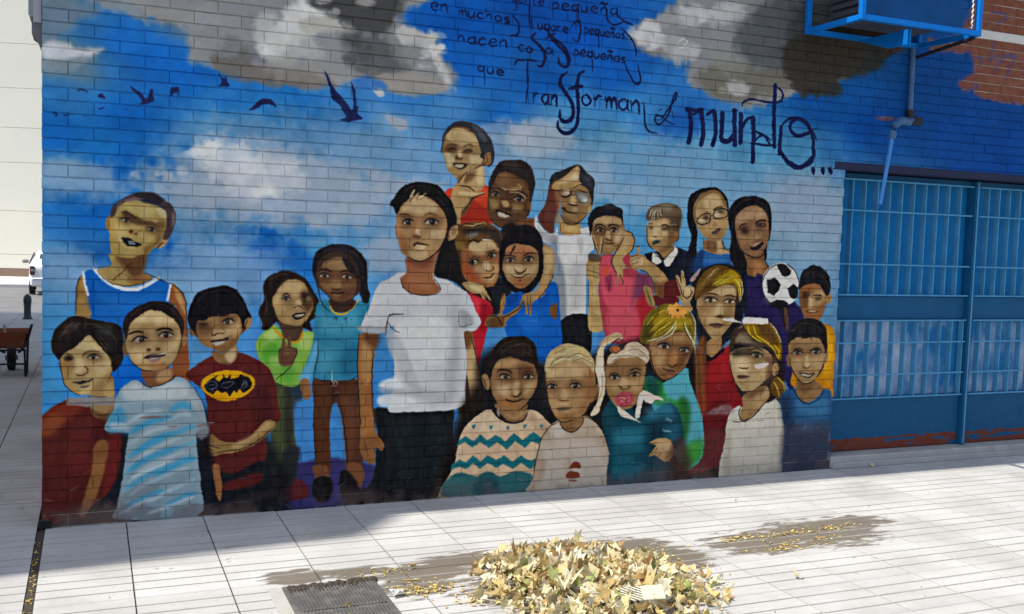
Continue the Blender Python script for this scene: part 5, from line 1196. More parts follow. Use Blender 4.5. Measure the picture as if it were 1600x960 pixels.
# lower gate sheets: sprayed pale, and the skirting where red primer shows under blue paint
w = N('sheet_pale_spray')
P_ = w.pos()
ng = w.noise(2.4, 4, P_)
w.base(w.mix(w.math('MULTIPLY', w.math('SUBTRACT', ng, .40), 4, True), (.02, .18, .42), (.50, .56, .64)))
w.rough(.55)
M_PALE = w.m
w = N('gate_skirting')
P_ = w.pos()
sep = w.n('SeparateXYZ'); w.l(P_, sep.inputs[0])
ng = w.noise(6, 4, P_); ng2 = w.noise(3.3, 2, P_); n5 = w.noise(18, 4, P_)
edge = w.math('ADD', sep.outputs[2], w.math('MULTIPLY', w.math('SUBTRACT', ng, .5), .07))
low = w.math('MULTIPLY', w.math('SUBTRACT', .192, edge), 160, True)
mpx = w.n('Mapping'); mpx.inputs['Scale'].default_value = (1, 1, 6); w.l(P_, mpx.inputs[0])
pat = w.math('MULTIPLY', w.math('SUBTRACT', w.noise(4.5, 1, mpx.outputs[0]), .59), 30, True)
blue = w.mix(n5, (.006, .06, .14), (.012, .095, .20))
red = w.mix(n5, (.10, .022, .014), (.19, .05, .03))
w.base(w.mix(w.math('MULTIPLY', low, w.math('SUBTRACT', 1.0, pat)), blue, red))
w.rough(.55)
w.bump(n5, .2, .003)
M_SKIRT = w.m

w = N('dry_leaf_skin')
oi = w.n('ObjectInfo').outputs['Random']
P_ = w.pos()
at = w.n('Attribute', attribute_name='tint').outputs['Fac']
rnd = w.math('FRACT', w.math('ADD', oi, at))
lc = w.ramp(rnd, [(0, (.46, .33, .13)), (.16, (.60, .48, .22)), (.36, (.70, .62, .36)), (.60, (.78, .74, .58)), (.78, (.64, .50, .20)), (.92, (.34, .20, .085)), (.985, (.36, .42, .14))])
nl = w.noise(45, 4, P_)
lc = w.mix(w.math('MULTIPLY', w.math('SUBTRACT', nl, .5), 2.0, True), lc, (.24, .14, .06))
w.base(lc)
w.rough(.6)
tr = w.n('BsdfTranslucent')
w.l(lc, tr.inputs[0])
ms = w.n('MixShader')
ms.inputs[0].default_value = .22
w.l(w.p.outputs[0], ms.inputs[1]); w.l(tr.outputs[0], ms.inputs[2])
w.l(ms.outputs[0], w.t.nodes['Material Output'].inputs[0])
M_LEAF = w.m
for _m in (M_GATE, M_BAR, M_BACK, M_PALE, M_SKIRT, M_CAGE, M_SHEET):
    _m.node_tree.nodes['Principled BSDF'].inputs['Specular IOR Level'].default_value = .1
w = N('yellow_bits')
at = w.n('Attribute', attribute_name='tint').outputs['Fac']
w.base(w.ramp(at, [(0, (.30, .17, .04)), (.4, (.50, .36, .09)), (.8, (.62, .52, .22)), (1, (.12, .08, .05))]))
w.rough(.7)
M_BITS = w.m

# ------------------------------------------------------------------ ground, pavement, road
SL = 0.02                                        # the side street falls away behind the corner


def gz(y):
    return -SL * y if y > 0 else 0.0


bm = bmesh.new()
rows = [[bm.verts.new((x, y, gz(y) - .10)) for x in (-300, 300)] for y in (-300, 0, 300)]
for a, c in zip(rows[:-1], rows[1:]):
    bm.faces.new((a[0], a[1], c[1], c[0]))
tag(obj('ground', bm, M_GROUND), kind='structure')

T = 0.405
bm = bmesh.new()
for x0, x1, y0, y1 in ((-.004, 14.2, -8.1, .0),):
    box(bm, x0, x1, y0, y1, -.09, -.0075)
vs_ = [bm.verts.new((x, y, gz(y) - .0075)) for x, y in ((-5.3, -8.1), (-.022, -8.1), (-.022, 0), (-.022, 19.0), (-5.3, 19.0), (-5.3, 0))]
bm.faces.new((vs_[0], vs_[1], vs_[2], vs_[5]))
bm.faces.new((vs_[5], vs_[2], vs_[3], vs_[4]))
pavement = tag(obj('pavement', bm, M_JOINT), kind='structure')


def tile_profile():
    """ribbed tile: four flat bars with rounded grooves between them, seen from the end"""
    g, d = .0046, .0085
    half = T / 2 - .0035
    nbar = 4
    pitch = 2 * half / nbar
    pr = [(-half, -.05)]
    for i in range(nbar):
        a, c = -half + i * pitch, -half + (i + 1) * pitch
        a2 = a + (g if i else .002)
        c2 = c - (g if i < nbar - 1 else .002)
        pr += [(a2 - .002, -d if i else -.004), (a2 + .002, 0), (c2 - .002, 0), (c2 + .002, -d if i < nbar - 1 else -.004)]
    pr.append((half, -.05))
    return pr


def tile_into(bm, cx, cy, z, tilt=0.0, dz=0.0, hw=None):
    hw = hw or T / 2 - .0035
    pr = tile_profile()
    L, Rr = [], []
    for y, zz in pr:
        for s, lst in ((-1, L), (1, Rr)):
            lst.append(bm.verts.new((cx + s * hw, cy + y, z + dz + zz - (tilt * y))))
    for i in range(len(pr) - 1):
        q = bm.faces.new((L[i], Rr[i], Rr[i + 1], L[i + 1]))
        if min(pr[i][1], pr[i + 1][1]) < -.008 and i not in (0, len(pr) - 2):
            q.material_index = 1
    bm.faces.new(L)
    bm.faces.new(Rr[::-1])


def tile_mesh(name):
    bm = bmesh.new()
    tile_into(bm, 0, 0, 0)
    m = bpy.data.meshes.new(name)
    bmesh.ops.recalc_face_normals(bm, faces=bm.faces)
    bm.to_mesh(m)
    bm.free()
    m.materials.append(M_TILE)
    m.materials.append(M_GROOVE)
    return m


def to_px(p):
    d = np.asarray(p, float) - CAM
    z = d @ FWD
    if z < .2:
        return None
    return 800 + FOC * (d @ RIGHT) / z, 480 - FOC * (d @ UP) / z, z


def in_view(p, pad=60):
    q = to_px(p)
    return q is not None and -pad < q[0] < 1600 + pad and -pad < q[1] < 960 + pad


me_t = tile_mesh('paving_tile')
rest = bmesh.new()
cells = []
for i in range(0, 35):
    for j in range(0, 20):
        cells.append((.0135 + T * (i + .5), -T * (j + .5), 0))
for i in range(0, 13):
    for j in range(-20, 47):
        cells.append((-.022 - .363 + T / 2 - T * i if i else -.022 - .363 / 2, T * (j + .5) if j >= 0 else T * (j + .5), 1 if i else 2))
for cx, cy, sd in cells:
    shown = any(in_view((cx + a * .2, cy + c * .2, gz(cy)), 10) for a in (-1, 1) for c in (-1, 1))
    hw = .363 / 2 - .0035 if sd == 2 else None
    tl = SL if cy > 0 else 0
    if sd != 2 and shown and cy < 3.3 and not (sd == 0 and cx > 7.7):
        o = obj('paving_tile', me_t, None, pavement, (cx, cy, gz(cy) + random.uniform(-.0012, .0012)), (random.uniform(-.002, .002) - math.atan(tl), random.uniform(-.002, .002), random.uniform(-.002, .002)))
    elif sd == 2 and shown and cy < 3.3:
        bm = bmesh.new(); tile_into(bm, 0, 0, 0, hw=hw)
        o = obj('paving_tile', bm, M_TILE, pavement, (cx, cy, gz(cy) + random.uniform(-.001, .001)), (-math.atan(tl), 0, 0))
        o.data.materials.append(M_GROOVE)
    else:
        tile_into(rest, cx, cy, gz(cy), tl, random.uniform(-.0012, .0012), hw)
o = tag(obj('paving_tile', rest, M_TILE, pavement), kind='stuff')
o.data.materials.append(M_GROOVE)
# narrow drained joint beside the corner, filled with dirt
tag(obj('joint_dirt', B(-.0215, .010, -8.0, -.03, -.03, -.006), M_SOIL, pavement))

KY0, KY1 = 19.3, 36.5
kerb = empty('kerb', (0, KY0 - .15, gz(KY0)))
tag(kerb, kind='structure')
for i in range(-8, 6):
    obj('kerb_stone', B(i * 1.0 + .005, i * 1.0 + .995, -.12, .12, -.2, .012, bev=.012), M_KERB, kerb)
bm = bmesh.new()
v = [bm.verts.new((x, y, gz(y) - .085)) for x, y in ((-60, KY0 - .05), (60, KY0 - .05), (60, KY1 + .1), (-60, KY1 + .1))]
bm.faces.new(v)
tag(obj('road', bm, M_ASPH), kind='structure')
kerb2 = empty('kerb', (0, KY1, gz(KY1)))
tag(kerb2, kind='structure')
for i in range(-8, 4):
    obj('kerb_stone', B(i * 1.5 + .005, i * 1.5 + 1.495, -.12, .15, -.2, .05, bev=.012), M_KERB, kerb2)
bm = bmesh.new()
v = [bm.verts.new((x, y, gz(KY1) + .03)) for x, y in ((-30, KY1 + .1), (20, KY1 + .1), (20, 60), (-30, 60))]
bm.faces.new(v)
tag(obj('far_pavement', bm, M_KERB), kind='structure')

# ------------------------------------------------------------------ the corner building with the painted wall
building = empty('corner_building', (0, 0, 0))
tag(building, 'brick corner building whose whole wall is painted with children under a blue sky', 'building')
DX0, DX1, DZ = 5.272, 9.30, 2.21                 # doorway
WT = 4.2
bm = bmesh.new()
box(bm, 0.003, DX0 - .003, .0062, .30, -.05, WT)
box(bm, DX0 - .003, DX1, .0062, .30, DZ + .003, WT)
box(bm, DX1, 14.0, .0062, .30, -.05, WT)
wall = obj('painted_wall', bm, M_MORTAR, building)
bm = bmesh.new()
box(bm, 0.006, 14.0, .301, 9.0, -.3, WT)
obj('rear_wall', bm, M_BRICKPLAIN, building)
bm = bmesh.new()
box(bm, -.9, 14.0, -.50, 2.4, WT + .002, 4.5)
box(bm, .006, 14.0, 2.402, 9.0, WT + .002, 4.5)
obj('roof_slab', bm, M_RENDER, building)

BL_, BH = .25, .0667


def brick_mesh(name, L, bend=0.0):
    bm = bmesh.new()
    x0, x1, h = -L / 2 + .0010, L / 2 - .0010, BH / 2 - random.uniform(.0024, .0038)
    b_ = .0022
    back = [bm.verts.new((x, .03, z)) for x, z in ((x0, -h), (x1, -h), (x1, h), (x0, h))]
    mid = [bm.verts.new((x + random.uniform(-.0008, .0008), .0026, z + random.uniform(-.0009, .0009))) for x, z in ((x0, -h), (x1, -h), (x1, h), (x0, h))]
    fr = [bm.verts.new((x + random.uniform(-.0006, .0006), random.uniform(-.0006, .0006), z)) for x, z in ((x0 + b_, -h + b_), (x1 - b_, -h + b_), (x1 - b_, h - b_), (x0 + b_, h - b_))]
    for A, D in ((back, mid), (mid, fr)):
        for k in range(4):
            bm.faces.new((A[k], A[(k + 1) % 4], D[(k + 1) % 4], D[k]))
    bm.faces.new(fr)
    m = bpy.data.meshes.new(name)
    bmesh.ops.recalc_face_normals(bm, faces=bm.faces)
    bm.to_mesh(m)
    bm.free()
    m.materials.append(M_BRICK)
    return m


full = [brick_mesh('brick', BL_) for _ in range(14)]
half = [brick_mesh('brick', BL_ / 2) for _ in range(3)]
spots = []
ncourse = int(WT / BH)
for r in range(ncourse):
    z = (r + .5) * BH
    x = 0.0
    first = r % 2 == 0
    while x < 13.9:
        L = BL_ / 2 if (first and x == 0.0) else BL_
        x1 = x + L
        cut = None
        if z < DZ:
            if x < DX0 < x1:
                cut = (x, DX0)
            elif DX0 <= x and x1 <= DX1 + .12:
                x = x1
                continue
            elif x < DX1 < x1:
                cut = (DX1, x1)
        a, c = cut or (x, x1)
        if c - a > .03 and not (3.266 < z < 3.336 and a > 6.40):
            spots.append((a, c, z))
        x = x1
order = sorted((s for s in spots if in_view(((s[0] + s[1]) / 2, 0, s[2]), 5)), key=lambda s: to_px(((s[0] + s[1]) / 2, 0, s[2]))[2] - (s[1] - s[0]) * 2)
near = set(order[:300])
restv, restf = [], []
for a, c, z in spots:
    L = c - a
    jy, jz = random.uniform(-.0022, .0016), random.uniform(-.0008, .0008)
    if L > BL_ - .01:
        me = random.choice(full)
    elif abs(L - BL_ / 2) < .01:
        me = random.choice(half)
    else:
        me = brick_mesh('brick', L)
    jx = random.uniform(-.0035, .0005) if a == 0 else 0
    ro = (random.uniform(-.012, .012), random.uniform(-.0025, .0025), random.uniform(-.006, .006))
    if (a, c, z) in near:
        obj('brick', me, None, wall, ((a + c) / 2 + jx, jy, z + jz), ro)
    else:
        mt = Matrix.Translation(((a + c) / 2 + jx, jy, z + jz)) @ Matrix.Rotation(ro[2], 4, 'Z') @ Matrix.Rotation(ro[1], 4, 'Y') @ Matrix.Rotation(ro[0], 4, 'X')
        off = len(restv)
        restv += [tuple(mt @ v.co) for v in me.vertices]
        restf += [[i + off for i in p.vertices] for p in me.polygons]
m = bpy.data.meshes.new('brick')
m.from_pydata(restv, [], restf)
m.update()
tag(obj('brick', m, M_BRICK, wall), kind='stuff')
# pale stone band in the bare brickwork
for k in range(6):
    obj('stone_block', B(6.455 + k * .9, 6.455 + k * .9 + .894, -.004, .03, 3.268, 3.334, bev=.003), M_STONE, wall)
# dark painted lintel edge over the doorway
w = simple('lintel_dark', (.014, .018, .05), .6, .3, 6, .15)
obj('lintel', B(DX0 - .10, DX1, -.006, .12, DZ - .012, DZ + .042, bev=.003), w, building)
# step
obj('door_step', B(DX0 + .004, DX1 - .004, -.012, .30, .0, .088, bev=.008), M_STEP, building)
obj('door_step', B(DX0 + .004, DX1 - .004, -.040, -.0125, .0, .045, bev=.006), M_STEP, building)

# ------------------------------------------------------------------ the blue gate
GY = .13
gate = obj('gate', B(DX0 + .003, DX1, GY + .05, GY + .062, .09, 2.196), M_BACK, building)
leaves = [(DX0 + .02, 6.655), (6.71, 7.97), (8.03, 9.29)]
for li, (x0, x1) in enumerate(leaves):
    obj('pale_sheet', B(x0 + .02, x1 - .01, GY + .044, GY + .049, .50, 1.09), M_PALE, gate)
    obj('middle_panel', B(x0, x1, GY, GY + .04, 1.10, 1.272, bev=.004), M_GATE, gate)
    obj('skirting_panel', B(x0, x1, GY - .002, GY + .04, .092, .49, bev=.004), M_SKIRT, gate)
    obj('head_rail', B(x0, x1, GY, GY + .04, 2.15, 2.19, bev=.003), M_GATE, gate)
    for z in (2.144, 1.915, 1.515, 1.284, 1.09, .92, .675, .497):
        obj('rail', B(x0 + .012, x1 - .004, GY - .034, GY - .020, z - .006, z + .006, bev=.002), M_BAR, gate)
    nb_ = 11 if li == 0 else 11
    xs = [5.456 + .1195 * k for k in range(10)] if li == 0 else [x0 + .01 + .1145 * k for k in range(11)]
    for x in xs:
        for z0, z1 in ((1.290, 2.138), (.503, 1.084)):
            dxs = 0 if z0 > 1 else -.012
            o = obj('bar', B(-.0045, .0045, -.019, .028, z0, z1), M_BAR, gate, (x + dxs, GY, 0))
    if li == 0:
        obj('bar', B(-.0045, .0045, -.019, .028, .503, 1.084), M_BAR, gate, (6.637, GY, 0))
for x in (6.66, 7.975):
    obj('post', B(x, x + .045, GY - .045, GY + .045, .09, 2.19, bev=.004), M_GATE, gate)
    obj('post_cover_strip', B(x + .012, x + .026, GY - .053, GY - .0455, .10, 2.18, bev=.002), M_BAR, gate)
for z in (.32, 1.19, 1.95):
    obj('hinge', tube(bmesh.new(), [(DX0 + .03, GY - .03, z - .05), (DX0 + .03, GY - .03, z + .05)], .012, 8), M_BAR, gate)
obj('jamb_plate', B(DX0 + .004, DX0 + .012, .02, GY + .04, .09, 2.19), M_GATE, gate)

# ------------------------------------------------------------------ cage on the wall with its unit
cx0, cx1, cyf, cz0, cz1 = 4.83, 5.885, -.58, 3.115, 3.98
cage = empty('equipment_cage', (cx0, 0, cz0))
tag(cage, 'bright blue steel cage bolted to the wall above the gate, housing a louvred unit', 'cage')


def cpart(name, bm, mat):
    o = obj(name, bm, mat, cage)
    o.data.transform(Matrix.Translation((-cx0, 0, -cz0)))
    return o


s_ = .036
for x in (cx0, cx1 - s_):
    cpart('post', B(x, x + s_, cyf, cyf + s_, cz0, cz1, bev=.003), M_CAGE)
    cpart('post', B(x, x + s_, -.012 - s_, -.012, cz0, cz1, bev=.003), M_CAGE)
    for z in (cz0, cz1 - s_):
        cpart('side_rail', B(x + .001, x + s_ - .001, cyf + s_, -.012 - s_, z + .001, z + s_ - .001), M_CAGE)
for z in (cz0, cz1 - s_):
    cpart('front_rail', B(cx0 + s_, cx1 - s_, cyf + .001, cyf + s_ - .001, z + .001, z + s_ - .001), M_CAGE)
    cpart('wall_rail', B(cx0 + s_, cx1 - s_, -.011 - s_, -.013, z + .001, z + s_ - .001), M_CAGE)
cpart('front_sheet', B(cx0 + s_ + .002, cx1 - .17, cyf + .012, cyf + .017, cz0 + s_ + .002, cz1 - s_ - .002), M_SHEET)
unit_ = cpart('louvred_unit', B(cx0 + .16, cx1 - .16, -.47, -.10, cz0 + .06, cz1 - .1, bev=.01), M_UNIT)
for k in range(12):
    z = cz0 + .10 + k * .052
    o = obj('louvre', B(cx0 + .135, cx0 + .158, -.46, -.11, z, z + .03), M_UNIT, unit_)
    o.data.transform(Matrix.Translation((-cx0, 0, -cz0)))
bm = bmesh.new()
for k in range(40):
    pass
zz = [(cx1 - .075 + (.006 if k % 2 else -.006), cyf + .02, cz0 + .05 + k * .018) for k in range(42)]
cpart('white_cord', tube(bm, zz, .005, 6), M_PAPER)
# bracket below: a gusset and a strut back to the wall
bm = bmesh.new()
prism(bm, [(0, 0), (.03, 0), (.03, .01), (.03, .12), (0, .12)], 0, 1)
bm.free()
bm = bmesh.new()
gx = 5.30
vsl = [(gx, cyf + .06, cz0), (gx, cyf + .06, cz0 - .10), (gx, cyf + .26, cz0 - .10), (gx, -.02, cz0 - .0)]
a = [bm.verts.new(p) for p in vsl]
c_ = [bm.verts.new((p[0] + .012, p[1], p[2])) for p in vsl]
bm.faces.new(a); bm.faces.new(c_[::-1])
for k in range(4):
    bm.faces.new((a[k], c_[k], c_[(k + 1) % 4], a[(k + 1) % 4]))
cpart('gusset_plate', bm, M_CAGE)
bm = bmesh.new()
tube(bm, [(5.86, cyf + .04, cz0 - .005), (5.86, -.02, cz0 - .06)], .014, 8)
cpart('strut', bm, M_DARK)

pipe = empty('drain_pipe', (5.82, -.03, 2.6))
tag(pipe, 'blue painted drain pipe dropping from the cage to a bent spout over the gate', 'pipe')


def ppart(name, bm, mat):
    o = obj(name, bm, mat, pipe)
    o.data.transform(Matrix.Translation((-5.82, .03, -2.6)))
    return o


ppart('riser', tube(bmesh.new(), [(5.815, -.03, 3.14), (5.82, -.03, 2.66)], .019, 12), M_PIPE)
ppart('collar', tube(bmesh.new(), [(5.82, -.03, 2.665), (5.82, -.03, 2.60)], .030, 12), M_DARK)
ppart('elbow', tube(bmesh.new(), [(5.83, -.03, 2.60), (5.80, -.045, 2.575), (5.72, -.075, 2.575), (5.65, -.10, 2.565), (5.60, -.12, 2.53), (5.575, -.125, 2.48), (5.565, -.13, 2.43)], [.026, .03, .031, .031, .03, .028, .027], 12), M_PIPE)
ppart('spout', tube(bmesh.new(), [(5.567, -.13, 2.45), (5.555, -.13, 2.35), (5.49, -.13, 1.955)], .0145, 12), M_PIPEB)
ppart('wall_clip', B(5.86, 5.95, -.03, -.002, 2.56, 2.62, bev=.004), M_DARK)

# bracket with a curved underside at the top of the corner
br = empty('wall_bracket', (-.02, .05, 2.75))
tag(br, 'grey metal bracket with a curved underside high on the corner of the painted wall', 'bracket')
pf = [(.0, 2.50), (-.012, 2.545), (-.028, 2.590), (-.050, 2.605), (-.050, 2.69), (.0, 2.69)]
o = obj('curved_foot', prism(bmesh.new(), [(x + .02, z - 2.75) for x, z in pf], 0, .22), simple('bracket_dark', (.13, .13, .135), .6, .2, 9, .1), br)
pf = [(-.008, 2.691), (-.061, 2.691), (-.061, 3.05), (-.008, 3.05)]
obj('channel', prism(bmesh.new(), [(x + .02, z - 2.75) for x, z in pf], .002, .20), M_GREY, br)
obj('face_plate', B(-.022, .018, -.012, -.001, -.09, .30, bev=.003), M_GREY, br)
obj('rib', B(-.046, -.04, -.010, 0, -.055, .30), M_GREY, br)

dr = empty('drain_outlet', (.02, 0, 0))
tag(dr, 'small black ribbed drain outlet at the foot of the wall corner', 'drain')
obj('hood', B(-.034, .024, -.016, -.0035, .002, .046, bev=.004), M_DARK, dr)
for k in range(4):
    obj('rib', B(-.030 + k * .013, -.024 + k * .013, -.022, -.0165, .004, .044), M_RUB, dr)

# ------------------------------------------------------------------ buildings beyond
far = empty('cream_building', (-1.6, 42.5, gz(42.5)), R(-17))
tag(far, 'sunlit cream building with panel joints across the side street', 'building')
fw_ = 26
obj('wall', B(-fw_, fw_, .06, 6, -.3, 15.5), M_CREAM, far)
zb = 0.5
k = 0
hs = [.62, 1.9, 2.1, 1.5, 1.7, 1.9, 1.9, 2.1, 1.8]
for h in hs:
    for i in range(-3, 4):
        obj('wall_panel', B(i * 7.0 + .008 - 2.2, i * 7.0 + 6.992 - 2.2, .0, .059, zb + .008, zb + h - .008, bev=.004), M_CREAM, far)
    zb += h
obj('plinth', B(-fw_, fw_, -.03, .058, -.2, .49), M_PLINTH, far)

side = empty('neighbouring_house', (-6.2, 0, 0))
tag(side, 'tall grey rendered house with a chamfered corner across the side street from the painted wall', 'building')
HB_ = 12.95
bm = bmesh.new()
pl = [(-14, -1.33), (-.30, -1.33), (0, -1.0), (0, 18.7), (-14, 18.7)]
lo = [bm.verts.new((x, y, -.3)) for x, y in pl]
hi = [bm.verts.new((x, y, HB_)) for x, y in pl]
bm.faces.new(lo[::-1]); bm.faces.new(hi)
for i in range(5):
    bm.faces.new((lo[i], lo[(i + 1) % 5], hi[(i + 1) % 5], hi[i]))
obj('wall', bm, M_RENDER, side)
for i in range(5):
    for z in (1.0, 4.1, 7.2):
        wn_ = obj('window', B(.001, .03, 1.5 + i * 3, 2.6 + i * 3, z, z + 1.4), M_PAPER, side)
        obj('pane', B(.031, .034, 1.58 + i * 3, 2.52 + i * 3, z + .08, z + 1.32), M_GLASS, wn_)

# ------------------------------------------------------------------ bollard, car, wheelbarrow
by_ = 16.9
bx_ = .238 + (-.76 - .238) * (by_ + 5.76) / 18.75
bol = empty('bollard', (bx_, by_, gz(by_)))
tag(bol, 'dark iron bollard with a domed head beside the kerb', 'bollard')
obj('post', lathe(bmesh.new(), [(.095, -.01), (.095, .02), (.072, .05), (.066, .08), (.066, .285), (.076, .295), (.076, .31), (.066, .32)], 20), M_IRON, bol)
obj('head', lathe(bmesh.new(), [(.066, .3205), (.076, .335), (.078, .42), (.066, .475), (.036, .500), (.026, .503), (.026, .515), (.01, .522)], 20), M_IRON, bol)
for o in bol.children:
    for p in o.data.polygons:
        p.use_smooth = True

cy0 = 29.8
car = empty('parked_car', (-.78, cy0, gz(cy0) - .085), R(2))
tag(car, 'white hatchback parked across the side street, seen from behind', 'car')
W2 = .84
# body: lofted sections along the length, from the tail forward
secs = [(0.0, .42, .80, .62, .80), (.03, .32, .90, .78, .98), (.25, .25, .96, .82, 1.06), (.9, .22, .98, .84, 1.40), (1.6, .22, .98, .84, 1.46), (2.5, .22, .97, .84, 1.42), (3.05, .22, .95, .83, 1.02), (3.8, .24, .86, .80, .90), (4.05, .34, .72, .70, .74)]
bm = bmesh.new()
rings = []
for y, zl, zm, hw, zt in secs:
    tw = hw * (.74 if zt > 1.1 else .93)
    pts_ = [(-hw * .9, zl), (-hw, zl + .12), (-hw - .012, (zl + zm) / 2), (-hw, zm), (-tw, zt - .05 if zt > 1.1 else zt - .02), (-tw * .8, zt), (tw * .8, zt), (tw, zt - .05 if zt > 1.1 else zt - .02), (hw, zm), (hw + .012, (zl + zm) / 2), (hw, zl + .12), (hw * .9, zl)]
    rings.append([bm.verts.new((x, y, z)) for x, z in pts_])
for a, c in zip(rings[:-1], rings[1:]):
    for k in range(12):
        bm.faces.new((a[k], a[(k + 1) % 12], c[(k + 1) % 12], c[k]))
bm.faces.new(rings[0][::-1]); bm.faces.new(rings[-1])
body = obj('body', bm, M_CARW, car)
for p in body.data.polygons:
    p.use_smooth = True
md = body.modifiers.new('round', 'SUBSURF'); md.levels = 1; md.render_levels = 2


def plate(name, quad, mat, parent, t=.012):
    bm = bmesh.new()
    q = [Vector(p) for p in quad]
    nrm = (q[1] - q[0]).cross(q[3] - q[0]).normalized() * t
    a = [bm.verts.new(p + nrm) for p in q]
    c = [bm.verts.new(p - nrm) for p in q]
    n_ = len(q)
    bm.faces.new(a); bm.faces.new(c[::-1])
    for k in range(n_):
        bm.faces.new((a[k], c[k], c[(k + 1) % n_], a[(k + 1) % n_]))
    return obj(name, bm, mat, parent)


plate('rear_window', [(-.56, .33, 1.03), (.56, .33, 1.03), (.50, .72, 1.30), (-.50, .72, 1.30)], M_GLASS, car, .03)
plate('side_window', [(-.835, .75, 1.0), (-.835, 2.75, 1.0), (-.68, 2.3, 1.36), (-.68, .95, 1.36)], M_GLASS, car, .02)
for s in (-1, 1):
    o = obj('tail_light', B(-.075, .075, -.05, .12, .66, .95, bev=.03), M_LAMP, car, (s * .735, .03, 0))
    obj('reflector', B(-.05, .05, -.056, -.05, .78, .86), M_GREY, o)
bmp = obj('bumper', B(-.80, .80, -.075, .12, .30, .58, bev=.05), M_CARW, car)
obj('bumper_strip', B(-.70, .70, -.082, -.074, .50, .54), M_GREY, bmp)
obj('number_plate', B(-.25, .25, -.06, -.02, .62, .73), M_PAPER, car)
for s in (-1, 1):
    mr = obj('wing_mirror', B(-.10, .10, -.04, .08, -.06, .07, bev=.03), M_GREY, car, (s * .98, 2.45, 1.02))
    for y in (.72, 3.25):
        bm = bmesh.new()
        tube(bm, [(-.09, 0, 0), (.09, 0, 0)], .30, 24)
        wh = obj('wheel', bm, M_RUB, car, (s * .74, y, .30))
        bm = bmesh.new()
        tube(bm, [(s * .091, 0, 0), (s * .105, 0, 0)], .19, 16)
        obj('rim', bm, M_GREY, wh)

wy = 7.02
wb = empty('wheelbarrow', (-.648, wy, gz(wy)))
tag(wb, 'rusty red wheelbarrow on black tube legs standing in the side street', 'wheelbarrow')
bm = bmesh.new()
o_ = [(-.20, -.26), (.20, -.26), (.23, .30), (-.23, .30)]
bt, tp = [], []
for x, y in o_:
    bt.append((x * .86, y * .72, .335)); tp.append((x * 1.05, y * 1.0, .525))
vb = [bm.verts.new(p) for p in bt]; vt = [bm.verts.new(p) for p in tp]
vi = [bm.verts.new((p[0] * .94, p[1] * .95, p[2])) for p in tp]; vj = [bm.verts.new((p[0] * .93, p[1] * .92, p[2] + .012)) for p in bt]
bm.faces.new(vb[::-1]); bm.faces.new(vj)
for k in range(4):
    n_ = (k + 1) % 4
    bm.faces.new((vb[k], vb[n_], vt[n_], vt[k])); bm.faces.new((vt[k], vt[n_], vi[n_], vi[k])); bm.faces.new((vi[k], vi[n_], vj[n_], vj[k]))
bmesh.ops.bevel(bm, geom=list(bm.edges), offset=.014, segments=2, affect='EDGES', clamp_overlap=True)
tray = obj('tray', bm, M_RUST, wb)
obj('dried_mortar', B(-.165, .165, -.19, .17, .352, .40, bev=.02), M_STEP, tray)
for s in (-1, 1):
    obj('handle', tube(bmesh.new(), [(s * .08, .62, .20), (s * .17, .15, .322), (s * .222, -.20, .47), (s * .262, -.36, .60), (s * .272, -.46, .625)], .016, 10), M_DARK, wb)
    obj('leg', tube(bmesh.new(), [(s * .175, .0, .30), (s * .185, -.10, .06), (s * .195, -.14, .014), (s * .208, -.17, .05), (s * .215, -.20, .25), (s * .222, -.205, .46)], .014, 10), M_DARK, wb)
obj('cross_bar', tube(bmesh.new(), [(-.19, -.10, .145), (.19, -.10, .145)], .011, 8), M_DARK, wb)
obj('cross_bar', tube(bmesh.new(), [(-.20, -.20, .318), (.20, -.20, .318)], .012, 8), M_DARK, wb)
bm = bmesh.new()
tube(bm, [(-.045, 0, 0), (-.035, 0, 0), (.035, 0, 0), (.045, 0, 0)], [.12, .15, .15, .12], 24)
wh = obj('wheel', bm, M_RUB, wb, (0, .60, .150 + gz(wy + .6) - gz(wy)))
obj('hub', tube(bmesh.new(), [(-.07, 0, 0), (.07, 0, 0)], .03, 10), M_GREY, wh)
th = obj('tool_handle', tube(bmesh.new(), [(0, 0, 0), (-.028, -.03, .20)], [.02, .012], 10), M_WOOD, None, (-.655, wy - .02, gz(wy) + .40))
tag(th, 'short pale tool handle sticking up out of the red wheelbarrow', 'tool')

# ------------------------------------------------------------------ things on the pavement
gr = empty('drain_cover', (1.25, -1.64, .004))
tag(gr, 'ribbed iron drain cover set in the pavement beside the leaf heap', 'drain cover')
bm = bmesh.new()
GX, GY_ = .19, .315
for a in ((-GX - .022, -GX, -GY_ - .02, GY_ + .02), (GX, GX + .022, -GY_ - .02, GY_ + .02)):
    box(bm, *a, -.002, .009, bev=.002)
for a in ((-GX, GX, -GY_ - .02, -GY_), (-GX, GX, GY_, GY_ + .02)):
    box(bm, *a, -.002, .0085, bev=.002)
obj('frame', bm, M_GRATE, gr)
obj('plate', B(-GX + .001, GX - .001, -GY_ + .001, GY_ - .001, -.002, .003), M_GRATE, gr)
bm = bmesh.new()
for k in range(24):
    x = -GX + .012 + k * .0155
    for y0, y1 in ((-GY_ + .01, -.012), (.012, GY_ - .02)):
        box(bm, x, x + .008, y0, y1, .0031, .0095)
tag(obj('ribs', bm, M_GRATE, gr), kind='stuff')
bm = bmesh.new()
for k in range(160):
    x = random.uniform(-GX, GX + .03)
    y = GY_ - abs(random.gauss(0, .03)) + (.01 if x < 0 else .02)
    r = random.uniform(.006, .018)
    lathe(bm, [(r, .003), (r * .7, .003 + r * .6), (r * .2, .003 + r * .8)], 6, (x, y))
tag(obj('packed_soil', bm, M_SOIL, gr), kind='stuff')
